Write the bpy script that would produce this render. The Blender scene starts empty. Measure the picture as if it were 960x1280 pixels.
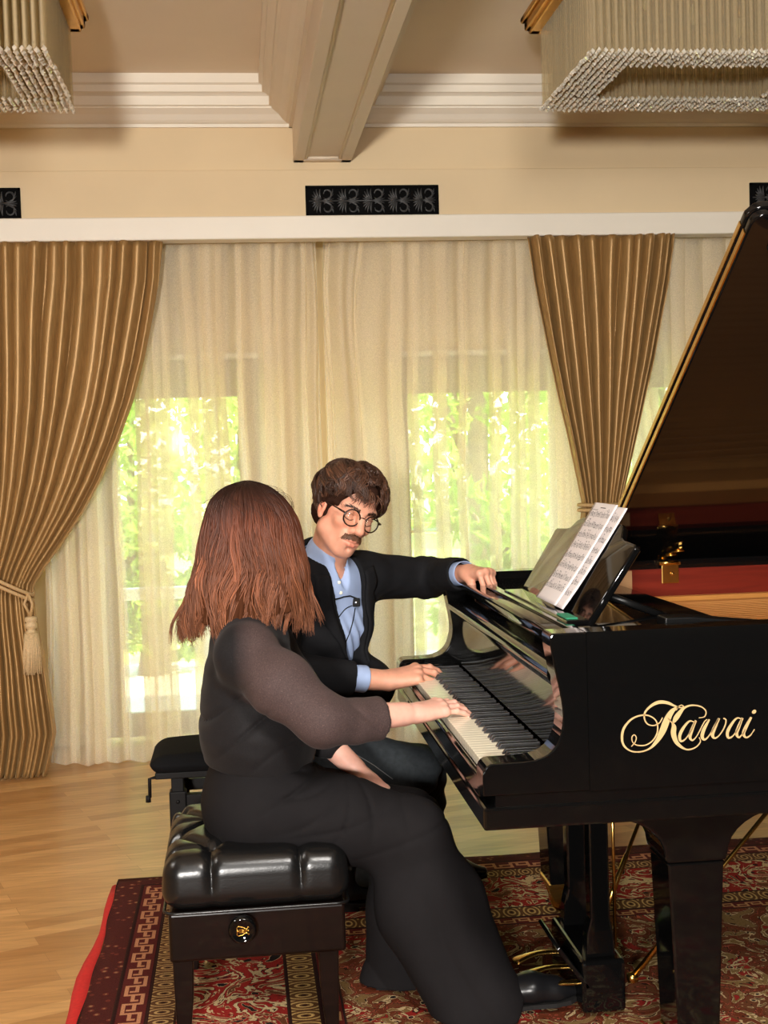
import bpy, bmesh, math, random
import numpy as np
from mathutils import Vector, Matrix, Euler, noise as mnoise

random.seed(7)
rng = np.random.default_rng(11)
SC = bpy.context.scene
COL = SC.collection
PI = math.pi

# ------------------------------------------------------------------ camera
FPX = 1620.0
CAM = np.array([0.0, 0.0, 1.40])
YAW, PITCH, ROLL = math.atan(180 / FPX), 0.0453, 0.030
_fw = np.array([math.sin(YAW) * math.cos(PITCH), math.cos(YAW) * math.cos(PITCH), -math.sin(PITCH)])
_r0 = np.array([math.cos(YAW), -math.sin(YAW), 0.0])
_u0 = np.cross(_r0, _fw)
_rt = _r0 * math.cos(ROLL) - _u0 * math.sin(ROLL)
_up = _u0 * math.cos(ROLL) + _r0 * math.sin(ROLL)


def ray(px, py):
    return _fw + _rt * ((px - 480) / FPX) + _up * ((640 - py) / FPX)


def at(px, py, Y):
    """world point on the plane y = Y seen at this place of the photograph"""
    d = ray(px, py)
    return CAM + d * (Y / d[1])


def proj(p):
    d = np.asarray(p, float) - CAM
    z = d @ _fw
    return (480 + FPX * (d @ _rt) / z, 640 - FPX * (d @ _up) / z)


cam_d = bpy.data.cameras.new('camera')
cam = bpy.data.objects.new('camera', cam_d)
COL.objects.link(cam)
cam_d.sensor_fit = 'HORIZONTAL'
cam_d.sensor_width = 36.0
cam_d.lens = 36.0 * FPX / 960
cam_d.clip_start = 0.05
cam_d.clip_end = 200
cam.matrix_world = Matrix(((_rt[0], _up[0], -_fw[0], CAM[0]), (_rt[1], _up[1], -_fw[1], CAM[1]),
                           (_rt[2], _up[2], -_fw[2], CAM[2]), (0, 0, 0, 1)))
SC.camera = cam

# ------------------------------------------------------------------ materials


def lin(c):
    return tuple(((v / 12.92) if v <= 0.04045 else ((v + 0.055) / 1.055) ** 2.4) for v in c)


def rgb(r, g, b):
    return lin((r / 255, g / 255, b / 255)) + (1.0,)


class Mat:
    def __init__(self, name):
        self.m = bpy.data.materials.new(name)
        self.m.use_nodes = True
        self.nt = self.m.node_tree
        self.b = self.nt.nodes['Principled BSDF']
        self.out = self.nt.nodes['Material Output']

    def n(self, typ, **kw):
        nd = self.nt.nodes.new(typ)
        for k, v in kw.items():
            if k.startswith('i_'):
                key = k[2:].replace('_', ' ')
                nd.inputs[key].default_value = v
            else:
                setattr(nd, k, v)
        return nd

    def l(self, a, b):
        self.nt.links.new(a, b)

    def set(self, **kw):
        for k, v in kw.items():
            self.b.inputs[k.replace('_', ' ')].default_value = v
        return self


def ramp(M, fac, stops, interp='LINEAR'):
    r = M.n('ShaderNodeValToRGB')
    r.color_ramp.interpolation = interp
    e = r.color_ramp.elements
    while len(e) < len(stops):
        e.new(0.5)
    for k, (p, c) in enumerate(stops):
        e[k].position = p
        e[k].color = c if len(c) == 4 else tuple(c) + (1,)
    if fac is not None:
        M.l(fac, r.inputs['Fac'])
    return r


def coords(M, which='Object', scale=(1, 1, 1), rot=(0, 0, 0)):
    tc = M.n('ShaderNodeTexCoord')
    mp = M.n('ShaderNodeMapping')
    mp.inputs['Scale'].default_value = scale
    mp.inputs['Rotation'].default_value = rot
    M.l(tc.outputs[which], mp.inputs['Vector'])
    return mp.outputs['Vector']


def simple(name, col, rough=0.5, metal=0.0, coat=0.0, spec=0.5, noise=0.0, nscale=20, bump=0.0, bscale=60, sheen=0.0):
    M = Mat(name)
    M.set(Base_Color=col, Roughness=rough, Metallic=metal)
    M.b.inputs['Coat Weight'].default_value = coat
    M.b.inputs['Coat Roughness'].default_value = 0.03
    M.b.inputs['Specular IOR Level'].default_value = spec
    if sheen:
        M.b.inputs['Sheen Weight'].default_value = sheen
        M.b.inputs['Sheen Roughness'].default_value = 0.4
    v = coords(M)
    if noise:
        nz = M.n('ShaderNodeTexNoise', i_Scale=nscale, i_Detail=4.0)
        M.l(v, nz.inputs['Vector'])
        c0 = tuple(x * (1 - noise) for x in col[:3]) + (1,)
        c1 = tuple(min(1, x * (1 + noise)) for x in col[:3]) + (1,)
        r = ramp(M, nz.outputs['Fac'], [(0.3, c0), (0.7, c1)])
        M.l(r.outputs['Color'], M.b.inputs['Base Color'])
    if bump:
        nz = M.n('ShaderNodeTexNoise', i_Scale=bscale, i_Detail=3.0)
        M.l(v, nz.inputs['Vector'])
        bp = M.n('ShaderNodeBump', i_Strength=bump, i_Distance=0.002)
        M.l(nz.outputs['Fac'], bp.inputs['Height'])
        M.l(bp.outputs['Normal'], M.b.inputs['Normal'])
    return M.m


# ------------------------------------------------------------------ objects
ORG = {}


def org(o):
    return ORG.get(o.name, Vector((0, 0, 0)))


def thing(name, label, cat, loc=(0, 0, 0), group=None):
    o = bpy.data.objects.new(name, None)
    o.empty_display_size = 0.05
    COL.objects.link(o)
    o.location = loc
    ORG[o.name] = Vector(loc)
    o['label'] = label
    o['category'] = cat
    if group:
        o['group'] = group
    return o


def tag(o, label, cat, group=None, kind=None):
    o['label'] = label
    o['category'] = cat
    if group:
        o['group'] = group
    if kind:
        o['kind'] = kind
    return o


def struct(o):
    o['kind'] = 'structure'
    return o


def link(name, me, mat, parent=None, smooth=False, loc=None):
    o = bpy.data.objects.new(name, me)
    COL.objects.link(o)
    mats = mat if isinstance(mat, (list, tuple)) else [mat]
    for m in mats:
        me.materials.append(m)
    if smooth:
        me.polygons.foreach_set('use_smooth', np.ones(len(me.polygons), dtype=bool))
    if parent is not None:
        o.parent = parent
        ORG[o.name] = org(parent)
        me.transform(Matrix.Translation(-org(parent)))
    return o


def build(name, verts, faces, mat, parent=None, smooth=False, matidx=None):
    me = bpy.data.meshes.new(name)
    me.from_pydata([tuple(map(float, v)) for v in verts], [], faces)
    me.validate()
    o = link(name, me, mat, parent, smooth)
    if matidx is not None:
        me.polygons.foreach_set('material_index', np.asarray(matidx, dtype=np.int32))
    return o


class MB:
    """collects shapes, then links them as one mesh object"""

    def __init__(self):
        self.v, self.f, self.s, self.mi = [], [], [], []

    def add(self, v, f, smooth=False, mi=0):
        b = len(self.v)
        self.v += [tuple(map(float, p)) for p in v]
        self.f += [tuple(i + b for i in q) for q in f]
        self.s += [smooth] * len(f)
        self.mi += [mi] * len(f)
        return self

    def box(self, lo, hi, bevel=0.0, seg=2, mi=0, mat=None):
        bm = bmesh.new()
        bmesh.ops.create_cube(bm, size=1)
        lo, hi = Vector(lo), Vector(hi)
        for v in bm.verts:
            v.co = Vector(((v.co.x + .5) * (hi.x - lo.x) + lo.x, (v.co.y + .5) * (hi.y - lo.y) + lo.y,
                           (v.co.z + .5) * (hi.z - lo.z) + lo.z))
        return self._bm(bm, bevel, seg, mi, mat)

    def _bm(self, bm, bevel=0.0, seg=2, mi=0, mat=None, angle=0.5):
        if bevel:
            bm.normal_update()
            es = [e for e in bm.edges if len(e.link_faces) == 2 and e.calc_face_angle() > angle]
            bmesh.ops.bevel(bm, geom=es, offset=bevel, segments=seg, affect='EDGES', profile=0.5, clamp_overlap=True)
        bm.normal_update()
        bm.verts.index_update()
        vs = [(mat @ v.co if mat else v.co.copy()) for v in bm.verts]
        fs = [[v.index for v in f.verts] for f in bm.faces]
        self.add(vs, fs, smooth=False, mi=mi)
        bm.free()
        return self

    def prism(self, poly, y0, y1, bevel=0.0, seg=2, axes='xz', mi=0, mat=None):
        """polygon in the xz (or xy, yz) plane pushed along the remaining axis"""
        bm = bmesh.new()

        def pt(a, b, c):
            return {'xz': (a, c, b), 'xy': (a, b, c), 'yz': (c, a, b)}[axes]
        va = [bm.verts.new(pt(a, b, y0)) for a, b in poly]
        vb = [bm.verts.new(pt(a, b, y1)) for a, b in poly]
        n = len(poly)
        bm.faces.new(va)
        bm.faces.new(list(reversed(vb)))
        for i in range(n):
            j = (i + 1) % n
            bm.faces.new((va[j], va[i], vb[i], vb[j]))
        bmesh.ops.recalc_face_normals(bm, faces=bm.faces)
        return self._bm(bm, bevel, seg, mi, mat)

    def tube(self, pts, r, sides=10, cap=True, mi=0, squash=None, closed=False, up=None):
        pts = [Vector(p) for p in pts]
        n = len(pts)
        rs = r if isinstance(r, (list, tuple, np.ndarray)) else [r] * n
        vs, fs = [], []
        prev = None
        for i, p in enumerate(pts):
            if closed:
                t = pts[(i + 1) % n] - pts[i - 1]
            else:
                t = pts[min(i + 1, n - 1)] - pts[max(i - 1, 0)]
            if t.length < 1e-9:
                t = Vector((0, 0, 1))
            t.normalize()
            if prev is None:
                a = Vector(up) if up is not None else (Vector((0, 0, 1)) if abs(t.z) < 0.9 else Vector((1, 0, 0)))
                prev = (a - t * a.dot(t)).normalized()
            else:
                prev = (prev - t * prev.dot(t))
                if prev.length < 1e-6:
                    prev = t.orthogonal()
                prev.normalize()
            w = t.cross(prev)
            for k in range(sides):
                an = 2 * PI * k / sides
                q = squash if squash else 1.0
                vs.append(p + prev * (rs[i] * math.cos(an) * q) + w * (rs[i] * math.sin(an)))
        m = n if closed else n - 1
        for i in range(m):
            j = (i + 1) % n
            for k in range(sides):
                l = (k + 1) % sides
                fs.append((i * sides + k, i * sides + l, j * sides + l, j * sides + k))
        if cap and not closed:
            fs.append(tuple(reversed(range(sides))))
            fs.append(tuple((n - 1) * sides + k for k in range(sides)))
        return self.add(vs, fs, True, mi)

    def lathe(self, prof, c, axis='z', sides=24, mi=0, mat=None):
        """profile of (radius, height) turned round an axis through c"""
        vs, fs = [], []
        c = Vector(c)
        for r, h in prof:
            for k in range(sides):
                a = 2 * PI * k / sides
                p = {'z': (r * math.cos(a), r * math.sin(a), h), 'y': (r * math.cos(a), h, -r * math.sin(a)),
                     'x': (h, r * math.cos(a), r * math.sin(a))}[axis]
                p = Vector(p)
                vs.append((mat @ p if mat else p) + c)
        n = len(prof)
        for i in range(n - 1):
            for k in range(sides):
                l = (k + 1) % sides
                fs.append((i * sides + k, i * sides + l, (i + 1) * sides + l, (i + 1) * sides + k))
        fs.append(tuple(reversed(range(sides))))
        fs.append(tuple((n - 1) * sides + k for k in range(sides)))
        return self.add(vs, fs, True, mi)

    def grid(self, P, mi=0, smooth=True, closed_u=False):
        """P: array (nv, nu, 3)"""
        nv, nu = len(P), len(P[0])
        vs = [p for row in P for p in row]
        fs = []
        for i in range(nv - 1):
            for j in range(nu if closed_u else nu - 1):
                k = (j + 1) % nu
                fs.append((i * nu + j, i * nu + k, (i + 1) * nu + k, (i + 1) * nu + j))
        return self.add(vs, fs, smooth, mi)

    def build(self, name, mat, parent=None, autosmooth=False):
        me = bpy.data.meshes.new(name)
        me.from_pydata(self.v, [], self.f)
        me.polygons.foreach_set('use_smooth', np.array(self.s, dtype=bool) | autosmooth)
        if any(self.mi):
            me.polygons.foreach_set('material_index', np.array(self.mi, dtype=np.int32))
        me.update()
        o = link(name, me, mat, parent)
        if autosmooth:
            me.set_sharp_from_angle(angle=0.6)
        return o


def copy_tree(o, parent=None):
    c = o.copy()
    COL.objects.link(c)
    if parent is not None:
        c.parent = parent
    for ch in list(o.children):
        copy_tree(ch, c)
    return c


def arc(cx, cy, r, a0, a1, n=8, ry=None):
    ry = r if ry is None else ry
    return [(cx + r * math.cos(math.radians(a0 + (a1 - a0) * i / n)), cy + ry * math.sin(math.radians(a0 + (a1 - a0) * i / n))) for i in range(n + 1)]


def interp(x, xs, ys):
    return float(np.interp(x, xs, ys))


def spline(pts, n):
    """Catmull-Rom through points, n samples"""
    P = np.asarray(pts, float)
    m = len(P)
    out = []
    for s in np.linspace(0, m - 1, n):
        i = min(int(s), m - 2)
        t = s - i
        p0, p1, p2, p3 = P[max(i - 1, 0)], P[i], P[i + 1], P[min(i + 2, m - 1)]
        out.append(0.5 * ((2 * p1) + (-p0 + p2) * t + (2 * p0 - 5 * p1 + 4 * p2 - p3) * t * t + (-p0 + 3 * p1 - 3 * p2 + p3) * t ** 3))
    return np.array(out)
# ------------------------------------------------------------------ the materials of the place
M_wall = simple('wall_paint', rgb(222, 199, 160), 0.7, noise=0.03, nscale=3)
M_white = simple('white_trim_paint', rgb(238, 230, 214), 0.45, noise=0.02, nscale=4)
M_ceil = simple('ceiling_paint', rgb(232, 216, 194), 0.8, noise=0.03, nscale=2)
M_beam = simple('beam_paint', rgb(226, 212, 190), 0.5, noise=0.02, nscale=4)
M_black_lacquer = simple('black_lacquer', (0.003, 0.003, 0.003, 1), 0.06, coat=0.0, spec=0.5)
M_black_satin = simple('black_satin', (0.005, 0.005, 0.005, 1), 0.32, spec=.2)
M_brass = simple('brass', rgb(214, 170, 90), 0.22, metal=1.0, noise=0.08, nscale=40)
M_gold = simple('gold_paint', rgb(212, 160, 70), 0.3, metal=0.9, noise=0.08, nscale=15)
M_ivory = simple('key_ivory', rgb(240, 232, 208), 0.18, noise=0.02)
M_ebony = simple('key_ebony', (0.012, 0.012, 0.013, 1), 0.38)
M_red_felt = simple('red_felt', rgb(140, 24, 26), 0.9, noise=0.15, nscale=80)
M_steel = simple('steel', rgb(190, 190, 190), 0.25, metal=1.0)


def wood(name, c0, c1, scale=(1, 14, 14), rough=0.35, coat=0.2):
    M = Mat(name)
    v = coords(M, 'Object', scale)
    nz = M.n('ShaderNodeTexNoise', i_Scale=3.0, i_Detail=6.0, i_Distortion=0.8)
    M.l(v, nz.inputs['Vector'])
    r = ramp(M, nz.outputs['Fac'], [(0.3, c0), (0.7, c1)])
    M.l(r.outputs['Color'], M.b.inputs['Base Color'])
    M.set(Roughness=rough)
    M.b.inputs['Coat Weight'].default_value = coat
    M.b.inputs['Specular IOR Level'].default_value = .2
    return M.m


M_mahogany = wood('mahogany', rgb(92, 26, 17), rgb(114, 36, 23))
M_dark_wood = wood('dark_bench_wood', rgb(14, 7, 5), rgb(22, 11, 8), rough=0.3, coat=0.2)
M_plate = simple('piano_plate', rgb(238, 164, 84), 0.5, metal=0.1, noise=0.06, nscale=6)


def mk_floor():
    M = Mat('oak_parquet')
    v = coords(M, 'Object', (1, 1, 1), (0, 0, math.radians(-20)))
    br = M.n('ShaderNodeTexBrick', offset=0.37, i_Scale=1.0, i_Mortar_Size=0.0008, i_Mortar_Smooth=0.2, i_Bias=0.0)
    br.inputs['Brick Width'].default_value = 0.72
    br.inputs['Row Height'].default_value = 0.072
    br.inputs['Color1'].default_value = rgb(214, 166, 108)
    br.inputs['Color2'].default_value = rgb(178, 128, 76)
    br.inputs['Mortar'].default_value = rgb(168, 122, 74)
    M.l(v, br.inputs['Vector'])
    v2 = coords(M, 'Object', (3, 34, 1), (0, 0, math.radians(-20)))
    nz = M.n('ShaderNodeTexNoise', i_Scale=1.5, i_Detail=6.0, i_Distortion=0.6)
    M.l(v2, nz.inputs['Vector'])
    r = ramp(M, nz.outputs['Fac'], [(0.25, (0.72, 0.70, 0.66)), (0.75, (1.08, 1.06, 1.04))])
    mx = M.n('ShaderNodeMix', data_type='RGBA', blend_type='MULTIPLY')
    mx.inputs[0].default_value = 1.0
    M.l(br.outputs['Color'], mx.inputs[6])
    M.l(r.outputs['Color'], mx.inputs[7])
    M.l(mx.outputs[2], M.b.inputs['Base Color'])
    M.set(Roughness=0.3)
    bp = M.n('ShaderNodeBump', i_Strength=0.15, i_Distance=0.001)
    M.l(br.outputs['Fac'], bp.inputs['Height'])
    bp.invert = True
    M.l(bp.outputs['Normal'], M.b.inputs['Normal'])
    return M.m


M_floor = mk_floor()


def satin(name, c0, c1):
    M = Mat(name)
    v = coords(M, 'Object', (60, 60, 4))
    nz = M.n('ShaderNodeTexNoise', i_Scale=2.0, i_Detail=4.0)
    M.l(v, nz.inputs['Vector'])
    r = ramp(M, nz.outputs['Fac'], [(0.3, c0), (0.7, c1)])
    M.l(r.outputs['Color'], M.b.inputs['Base Color'])
    M.set(Roughness=0.44, Metallic=0.35)
    M.b.inputs['Sheen Weight'].default_value = 0.3
    M.b.inputs['Sheen Roughness'].default_value = 0.35
    M.b.inputs['Sheen Tint'].default_value = rgb(230, 190, 130)
    return M.m


M_drape = satin('bronze_satin', rgb(152, 117, 70), rgb(176, 138, 86))
M_cord = simple('cord_rope', rgb(190, 156, 108), 0.6, noise=0.2, nscale=200)
M_tassel = simple('tassel_thread', rgb(206, 178, 134), 0.6, noise=0.2, nscale=150)


def mk_sheer():
    M = Mat('sheer_voile')
    nt = M.nt
    nt.nodes.remove(M.b)
    tr = M.n('ShaderNodeBsdfTransparent')
    tr.inputs['Color'].default_value = (1.0, 0.985, 0.94, 1)
    tl = M.n('ShaderNodeBsdfTranslucent')
    tl.inputs['Color'].default_value = rgb(255, 245, 222)
    df = M.n('ShaderNodeBsdfDiffuse')
    df.inputs['Color'].default_value = rgb(255, 243, 219)
    v = coords(M, 'Object', (1, 1, 1))
    wv = M.n('ShaderNodeTexNoise', i_Scale=260.0, i_Detail=1.0)
    M.l(v, wv.inputs['Vector'])
    fr = ramp(M, wv.outputs['Fac'], [(0.3, (0.46, 0.46, 0.46)), (0.7, (0.62, 0.62, 0.62))])
    a = M.n('ShaderNodeMixShader')
    a.inputs[0].default_value = 0.42
    M.l(df.outputs[0], a.inputs[1])
    M.l(tl.outputs[0], a.inputs[2])
    b = M.n('ShaderNodeMixShader')
    M.l(fr.outputs['Color'], b.inputs[0])
    M.l(tr.outputs[0], b.inputs[1])
    M.l(a.outputs[0], b.inputs[2])
    M.l(b.outputs[0], M.out.inputs['Surface'])
    return M.m


M_sheer = mk_sheer()


def mk_thin_glass(name, tint, gloss=0.12, rough=0.02, fres=True):
    """thin pane: mostly clear, with a mirror-like surface reflection"""
    M = Mat(name)
    M.nt.nodes.remove(M.b)
    tr = M.n('ShaderNodeBsdfTransparent')
    tr.inputs['Color'].default_value = tint
    gl = M.n('ShaderNodeBsdfGlossy')
    gl.inputs['Roughness'].default_value = rough
    fr = M.n('ShaderNodeFresnel', i_IOR=1.5)
    ad = M.n('ShaderNodeMath', operation='ADD')
    ad.inputs[1].default_value = gloss
    M.l(fr.outputs[0], ad.inputs[0])
    mx = M.n('ShaderNodeMixShader')
    ge = M.n('ShaderNodeNewGeometry')          # only the outer faces mirror, so a thin pane stays clear
    iv = M.n('ShaderNodeMath', operation='SUBTRACT')
    iv.inputs[0].default_value = 1.0
    M.l(ge.outputs['Backfacing'], iv.inputs[1])
    mu = M.n('ShaderNodeMath', operation='MULTIPLY')
    M.l(ad.outputs[0], mu.inputs[0])
    M.l(iv.outputs[0], mu.inputs[1])
    M.l(mu.outputs[0], mx.inputs[0])
    M.l(tr.outputs[0], mx.inputs[1])
    M.l(gl.outputs[0], mx.inputs[2])
    M.l(mx.outputs[0], M.out.inputs['Surface'])
    return M.m


M_pane = mk_thin_glass('window_glass', (0.95, 0.98, 0.95, 1), 0.0)
M_crystal = mk_thin_glass('crystal', (0.96, 0.93, 0.84, 1), 0.20, 0.08)
_nt = M_crystal.node_tree
_o = _nt.nodes['Material Output']
_f = _o.inputs['Surface'].links[0].from_socket
_d = _nt.nodes.new('ShaderNodeBsdfDiffuse')          # fine cut facets scatter a little light
_d.inputs['Color'].default_value = rgb(246, 230, 198)
_m = _nt.nodes.new('ShaderNodeMixShader')
_m.inputs[0].default_value = .13
_nt.links.new(_f, _m.inputs[1])
_nt.links.new(_d.outputs[0], _m.inputs[2])
_nt.links.new(_m.outputs[0], _o.inputs['Surface'])


def mk_leaf(name, c0, c1):
    M = Mat(name)
    nt = M.nt
    nt.nodes.remove(M.b)
    v = coords(M)
    nz = M.n('ShaderNodeTexNoise', i_Scale=6.0, i_Detail=3.0)
    M.l(v, nz.inputs['Vector'])
    r = ramp(M, nz.outputs['Fac'], [(0.35, c0), (0.65, c1)])
    df = M.n('ShaderNodeBsdfDiffuse')
    tl = M.n('ShaderNodeBsdfTranslucent')
    M.l(r.outputs['Color'], df.inputs['Color'])
    M.l(r.outputs['Color'], tl.inputs['Color'])
    a = M.n('ShaderNodeMixShader')
    a.inputs[0].default_value = 0.5
    M.l(df.outputs[0], a.inputs[1])
    M.l(tl.outputs[0], a.inputs[2])
    M.l(a.outputs[0], M.out.inputs['Surface'])
    return M.m


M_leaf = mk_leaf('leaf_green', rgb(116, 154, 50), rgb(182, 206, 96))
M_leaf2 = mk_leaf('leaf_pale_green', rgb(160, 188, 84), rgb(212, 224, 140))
M_bark = simple('bark', rgb(110, 92, 70), 0.9, noise=0.3, nscale=12)
M_lawn = simple('lawn', rgb(172, 184, 100), 0.9, noise=0.25, nscale=6)
M_terrace = simple('terrace_stone', rgb(226, 218, 200), 0.8, noise=0.06, nscale=3)
# ------------------------------------------------------------------ solid modelling by distance fields (smooth unions), meshed on a grid


def axis_grid(spans, lo, hi, coarse):
    """spans: (a, b, step) fine stretches inside lo..hi"""
    out = []
    x = lo
    spans = sorted(spans)
    while x < hi:
        out.append(x)
        st = coarse
        for a, b, s in spans:
            if a <= x < b:
                st = min(st, s)
            elif x < a < x + st:
                st = min(st, max(a - x, s))
        x += st
    out.append(x)
    return np.array(out, dtype=np.float32)


def smin(a, b, k):
    if k <= 0:
        return np.minimum(a, b)
    h = np.maximum(k - np.abs(a - b), 0) / k
    return np.minimum(a, b) - h * h * k * .25


def smax(a, b, k):
    return -smin(-a, -b, k)


class Field:
    FAR = 0.06

    def __init__(self, xs, ys, zs):
        self.x, self.y, self.z = [np.asarray(a, dtype=np.float32) for a in (xs, ys, zs)]
        self.F = np.full((len(self.x), len(self.y), len(self.z)), self.FAR, dtype=np.float32)

    def sl(self, lo, hi):
        s = []
        for a, l, h in zip((self.x, self.y, self.z), lo, hi):
            i0, i1 = np.searchsorted(a, l), np.searchsorted(a, h)
            s.append(slice(max(0, i0 - 1), min(len(a), i1 + 1)))
        return tuple(s)

    def pts(self, s):
        return self.x[s[0]][:, None, None], self.y[s[1]][None, :, None], self.z[s[2]][None, None, :]

    def op(self, fn, lo, hi, k=0.01, mode='add'):
        mg = self.FAR
        s = self.sl(np.asarray(lo) - mg, np.asarray(hi) + mg)
        if any(q.stop <= q.start for q in s):
            return self
        X, Y, Z = self.pts(s)
        d = fn(X, Y, Z).astype(np.float32)
        if mode == 'add':
            self.F[s] = smin(self.F[s], d, k)
        elif mode == 'cut':
            self.F[s] = smax(self.F[s], -d, k)
        elif mode == 'keep':
            self.F[s] = smax(self.F[s], d, k)
        elif mode == 'disp':
            self.F[s] += d
        return self

    def cone(self, a, b, ra, rb, k=0.01, mode='add', sq=None, sf=1.0):
        """tapered limb from a to b; sq/sf: direction along which the section is sf times as wide"""
        a, b = np.asarray(a, float), np.asarray(b, float)
        ab = b - a
        L2 = max(float(ab @ ab), 1e-9)
        R = max(ra, rb) * max(1, sf)
        lo, hi = np.minimum(a, b) - R, np.maximum(a, b) + R
        if sq is not None:
            sq = np.asarray(sq, float)
            sq = sq / np.linalg.norm(sq)

        def fn(X, Y, Z):
            px, py, pz = X - a[0], Y - a[1], Z - a[2]
            t = np.clip((px * ab[0] + py * ab[1] + pz * ab[2]) / L2, 0, 1)
            qx, qy, qz = px - t * ab[0], py - t * ab[1], pz - t * ab[2]
            if sq is not None:
                c = qx * sq[0] + qy * sq[1] + qz * sq[2]
                g = c * (1 - 1 / sf)
                qx, qy, qz = qx - g * sq[0], qy - g * sq[1], qz - g * sq[2]
            return np.sqrt(qx * qx + qy * qy + qz * qz) - (ra + t * (rb - ra))
        return self.op(fn, lo, hi, k, mode)

    def chain(self, pts, rs, k=0.01, mode='add', sq=None, sf=1.0):
        for i in range(len(pts) - 1):
            self.cone(pts[i], pts[i + 1], rs[i], rs[i + 1], k, mode, sq, sf)
        return self

    def ell(self, c, r, R=None, k=0.01, mode='add'):
        c, r = np.asarray(c, float), np.asarray(r, float)
        R = np.eye(3) if R is None else np.asarray(R, float)
        m = float(r.max())
        ext = np.sqrt(((R * r[None, :]) ** 2).sum(1))

        def fn(X, Y, Z):
            px, py, pz = X - c[0], Y - c[1], Z - c[2]
            q = [(px * R[0, i] + py * R[1, i] + pz * R[2, i]) for i in range(3)]
            k0 = np.sqrt((q[0] / r[0]) ** 2 + (q[1] / r[1]) ** 2 + (q[2] / r[2]) ** 2)
            k1 = np.sqrt((q[0] / r[0] ** 2) ** 2 + (q[1] / r[1] ** 2) ** 2 + (q[2] / r[2] ** 2) ** 2)
            return k0 * (k0 - 1) / np.maximum(k1, 1e-6)
        return self.op(fn, c - ext, c + ext, k, mode)

    def rbox(self, c, h, rad, R=None, k=0.01, mode='add'):
        c, h = np.asarray(c, float), np.asarray(h, float)
        R = np.eye(3) if R is None else np.asarray(R, float)
        ext = np.abs(R) @ h

        def fn(X, Y, Z):
            px, py, pz = X - c[0], Y - c[1], Z - c[2]
            q = [np.abs(px * R[0, i] + py * R[1, i] + pz * R[2, i]) - (h[i] - rad) for i in range(3)]
            o = np.sqrt(sum(np.maximum(v, 0) ** 2 for v in q))
            return o + np.minimum(np.maximum(np.maximum(q[0], q[1]), q[2]), 0) - rad
        return self.op(fn, c - ext, c + ext, k, mode)

    def half(self, p, n, k=0.004, mode='keep', lo=None, hi=None):
        """keep the side of the plane through p that the normal n points away from"""
        p, n = np.asarray(p, float), np.asarray(n, float)
        n = n / np.linalg.norm(n)
        lo = (self.x[0], self.y[0], self.z[0]) if lo is None else lo
        hi = (self.x[-1], self.y[-1], self.z[-1]) if hi is None else hi
        mg, self_far = self.FAR, self.FAR
        s = self.sl(lo, hi)
        X, Y, Z = self.pts(s)
        d = ((X - p[0]) * n[0] + (Y - p[1]) * n[1] + (Z - p[2]) * n[2]).astype(np.float32)
        self.F[s] = smax(self.F[s], d if mode == 'keep' else -d, k)
        return self

    def mesh(self):
        F = self.F
        F[0], F[-1], F[:, 0], F[:, -1], F[:, :, 0], F[:, :, -1] = (self.FAR,) * 6
        ins = F < 0
        nx, ny, nz = F.shape
        c = np.zeros((nx - 1, ny - 1, nz - 1), dtype=np.int8)
        for i in (0, 1):
            for j in (0, 1):
                for k in (0, 1):
                    c += ins[i:nx - 1 + i, j:ny - 1 + j, k:nz - 1 + k]
        act = (c > 0) & (c < 8)
        I, J, K = np.nonzero(act)
        idx = np.full(act.shape, -1, dtype=np.int32)
        idx[I, J, K] = np.arange(len(I))
        corner = [(i, j, k) for i in (0, 1) for j in (0, 1) for k in (0, 1)]
        V = {q: F[I + q[0], J + q[1], K + q[2]] for q in corner}
        acc = np.zeros((len(I), 3), dtype=np.float64)
        cnt = np.zeros(len(I))
        G = (self.x, self.y, self.z)
        N = (I, J, K)
        for a in corner:
            for ax in range(3):
                if a[ax]:
                    continue
                b = list(a)
                b[ax] = 1
                b = tuple(b)
                va, vb = V[a], V[b]
                cr = (va < 0) != (vb < 0)
                t = np.where(cr, va / np.where(cr, va - vb, 1), 0)
                for d in range(3):
                    ga = G[d][N[d] + a[d]]
                    gb = G[d][N[d] + b[d]]
                    acc[:, d] += np.where(cr, ga + t * (gb - ga), 0)
                cnt += cr
        P = acc / cnt[:, None]
        faces = []
        for ax in range(3):
            sh = [slice(None)] * 3
            s0, s1 = list(sh), list(sh)
            s0[ax], s1[ax] = slice(0, -1), slice(1, None)
            a, b = ins[tuple(s0)], ins[tuple(s1)]
            e1, e2 = [(1, 2), (2, 0), (0, 1)][ax]
            ed = np.nonzero(a != b)
            if len(ed[0]) == 0:
                continue
            ok = (ed[e1] > 0) & (ed[e2] > 0) & (ed[e1] < F.shape[e1] - 1) & (ed[e2] < F.shape[e2] - 1)
            ed = [q[ok] for q in ed]
            flip = ~a[tuple(ed)]

            def cell(d1, d2):
                q = [v.copy() for v in ed]
                q[e1] = q[e1] + d1
                q[e2] = q[e2] + d2
                return idx[tuple(q)]
            q0, q1, q2, q3 = cell(-1, -1), cell(0, -1), cell(0, 0), cell(-1, 0)
            f = np.stack([q0, q1, q2, q3], 1)
            f[flip] = f[flip][:, ::-1]
            faces.append(f)
        return P, np.concatenate(faces)


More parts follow.
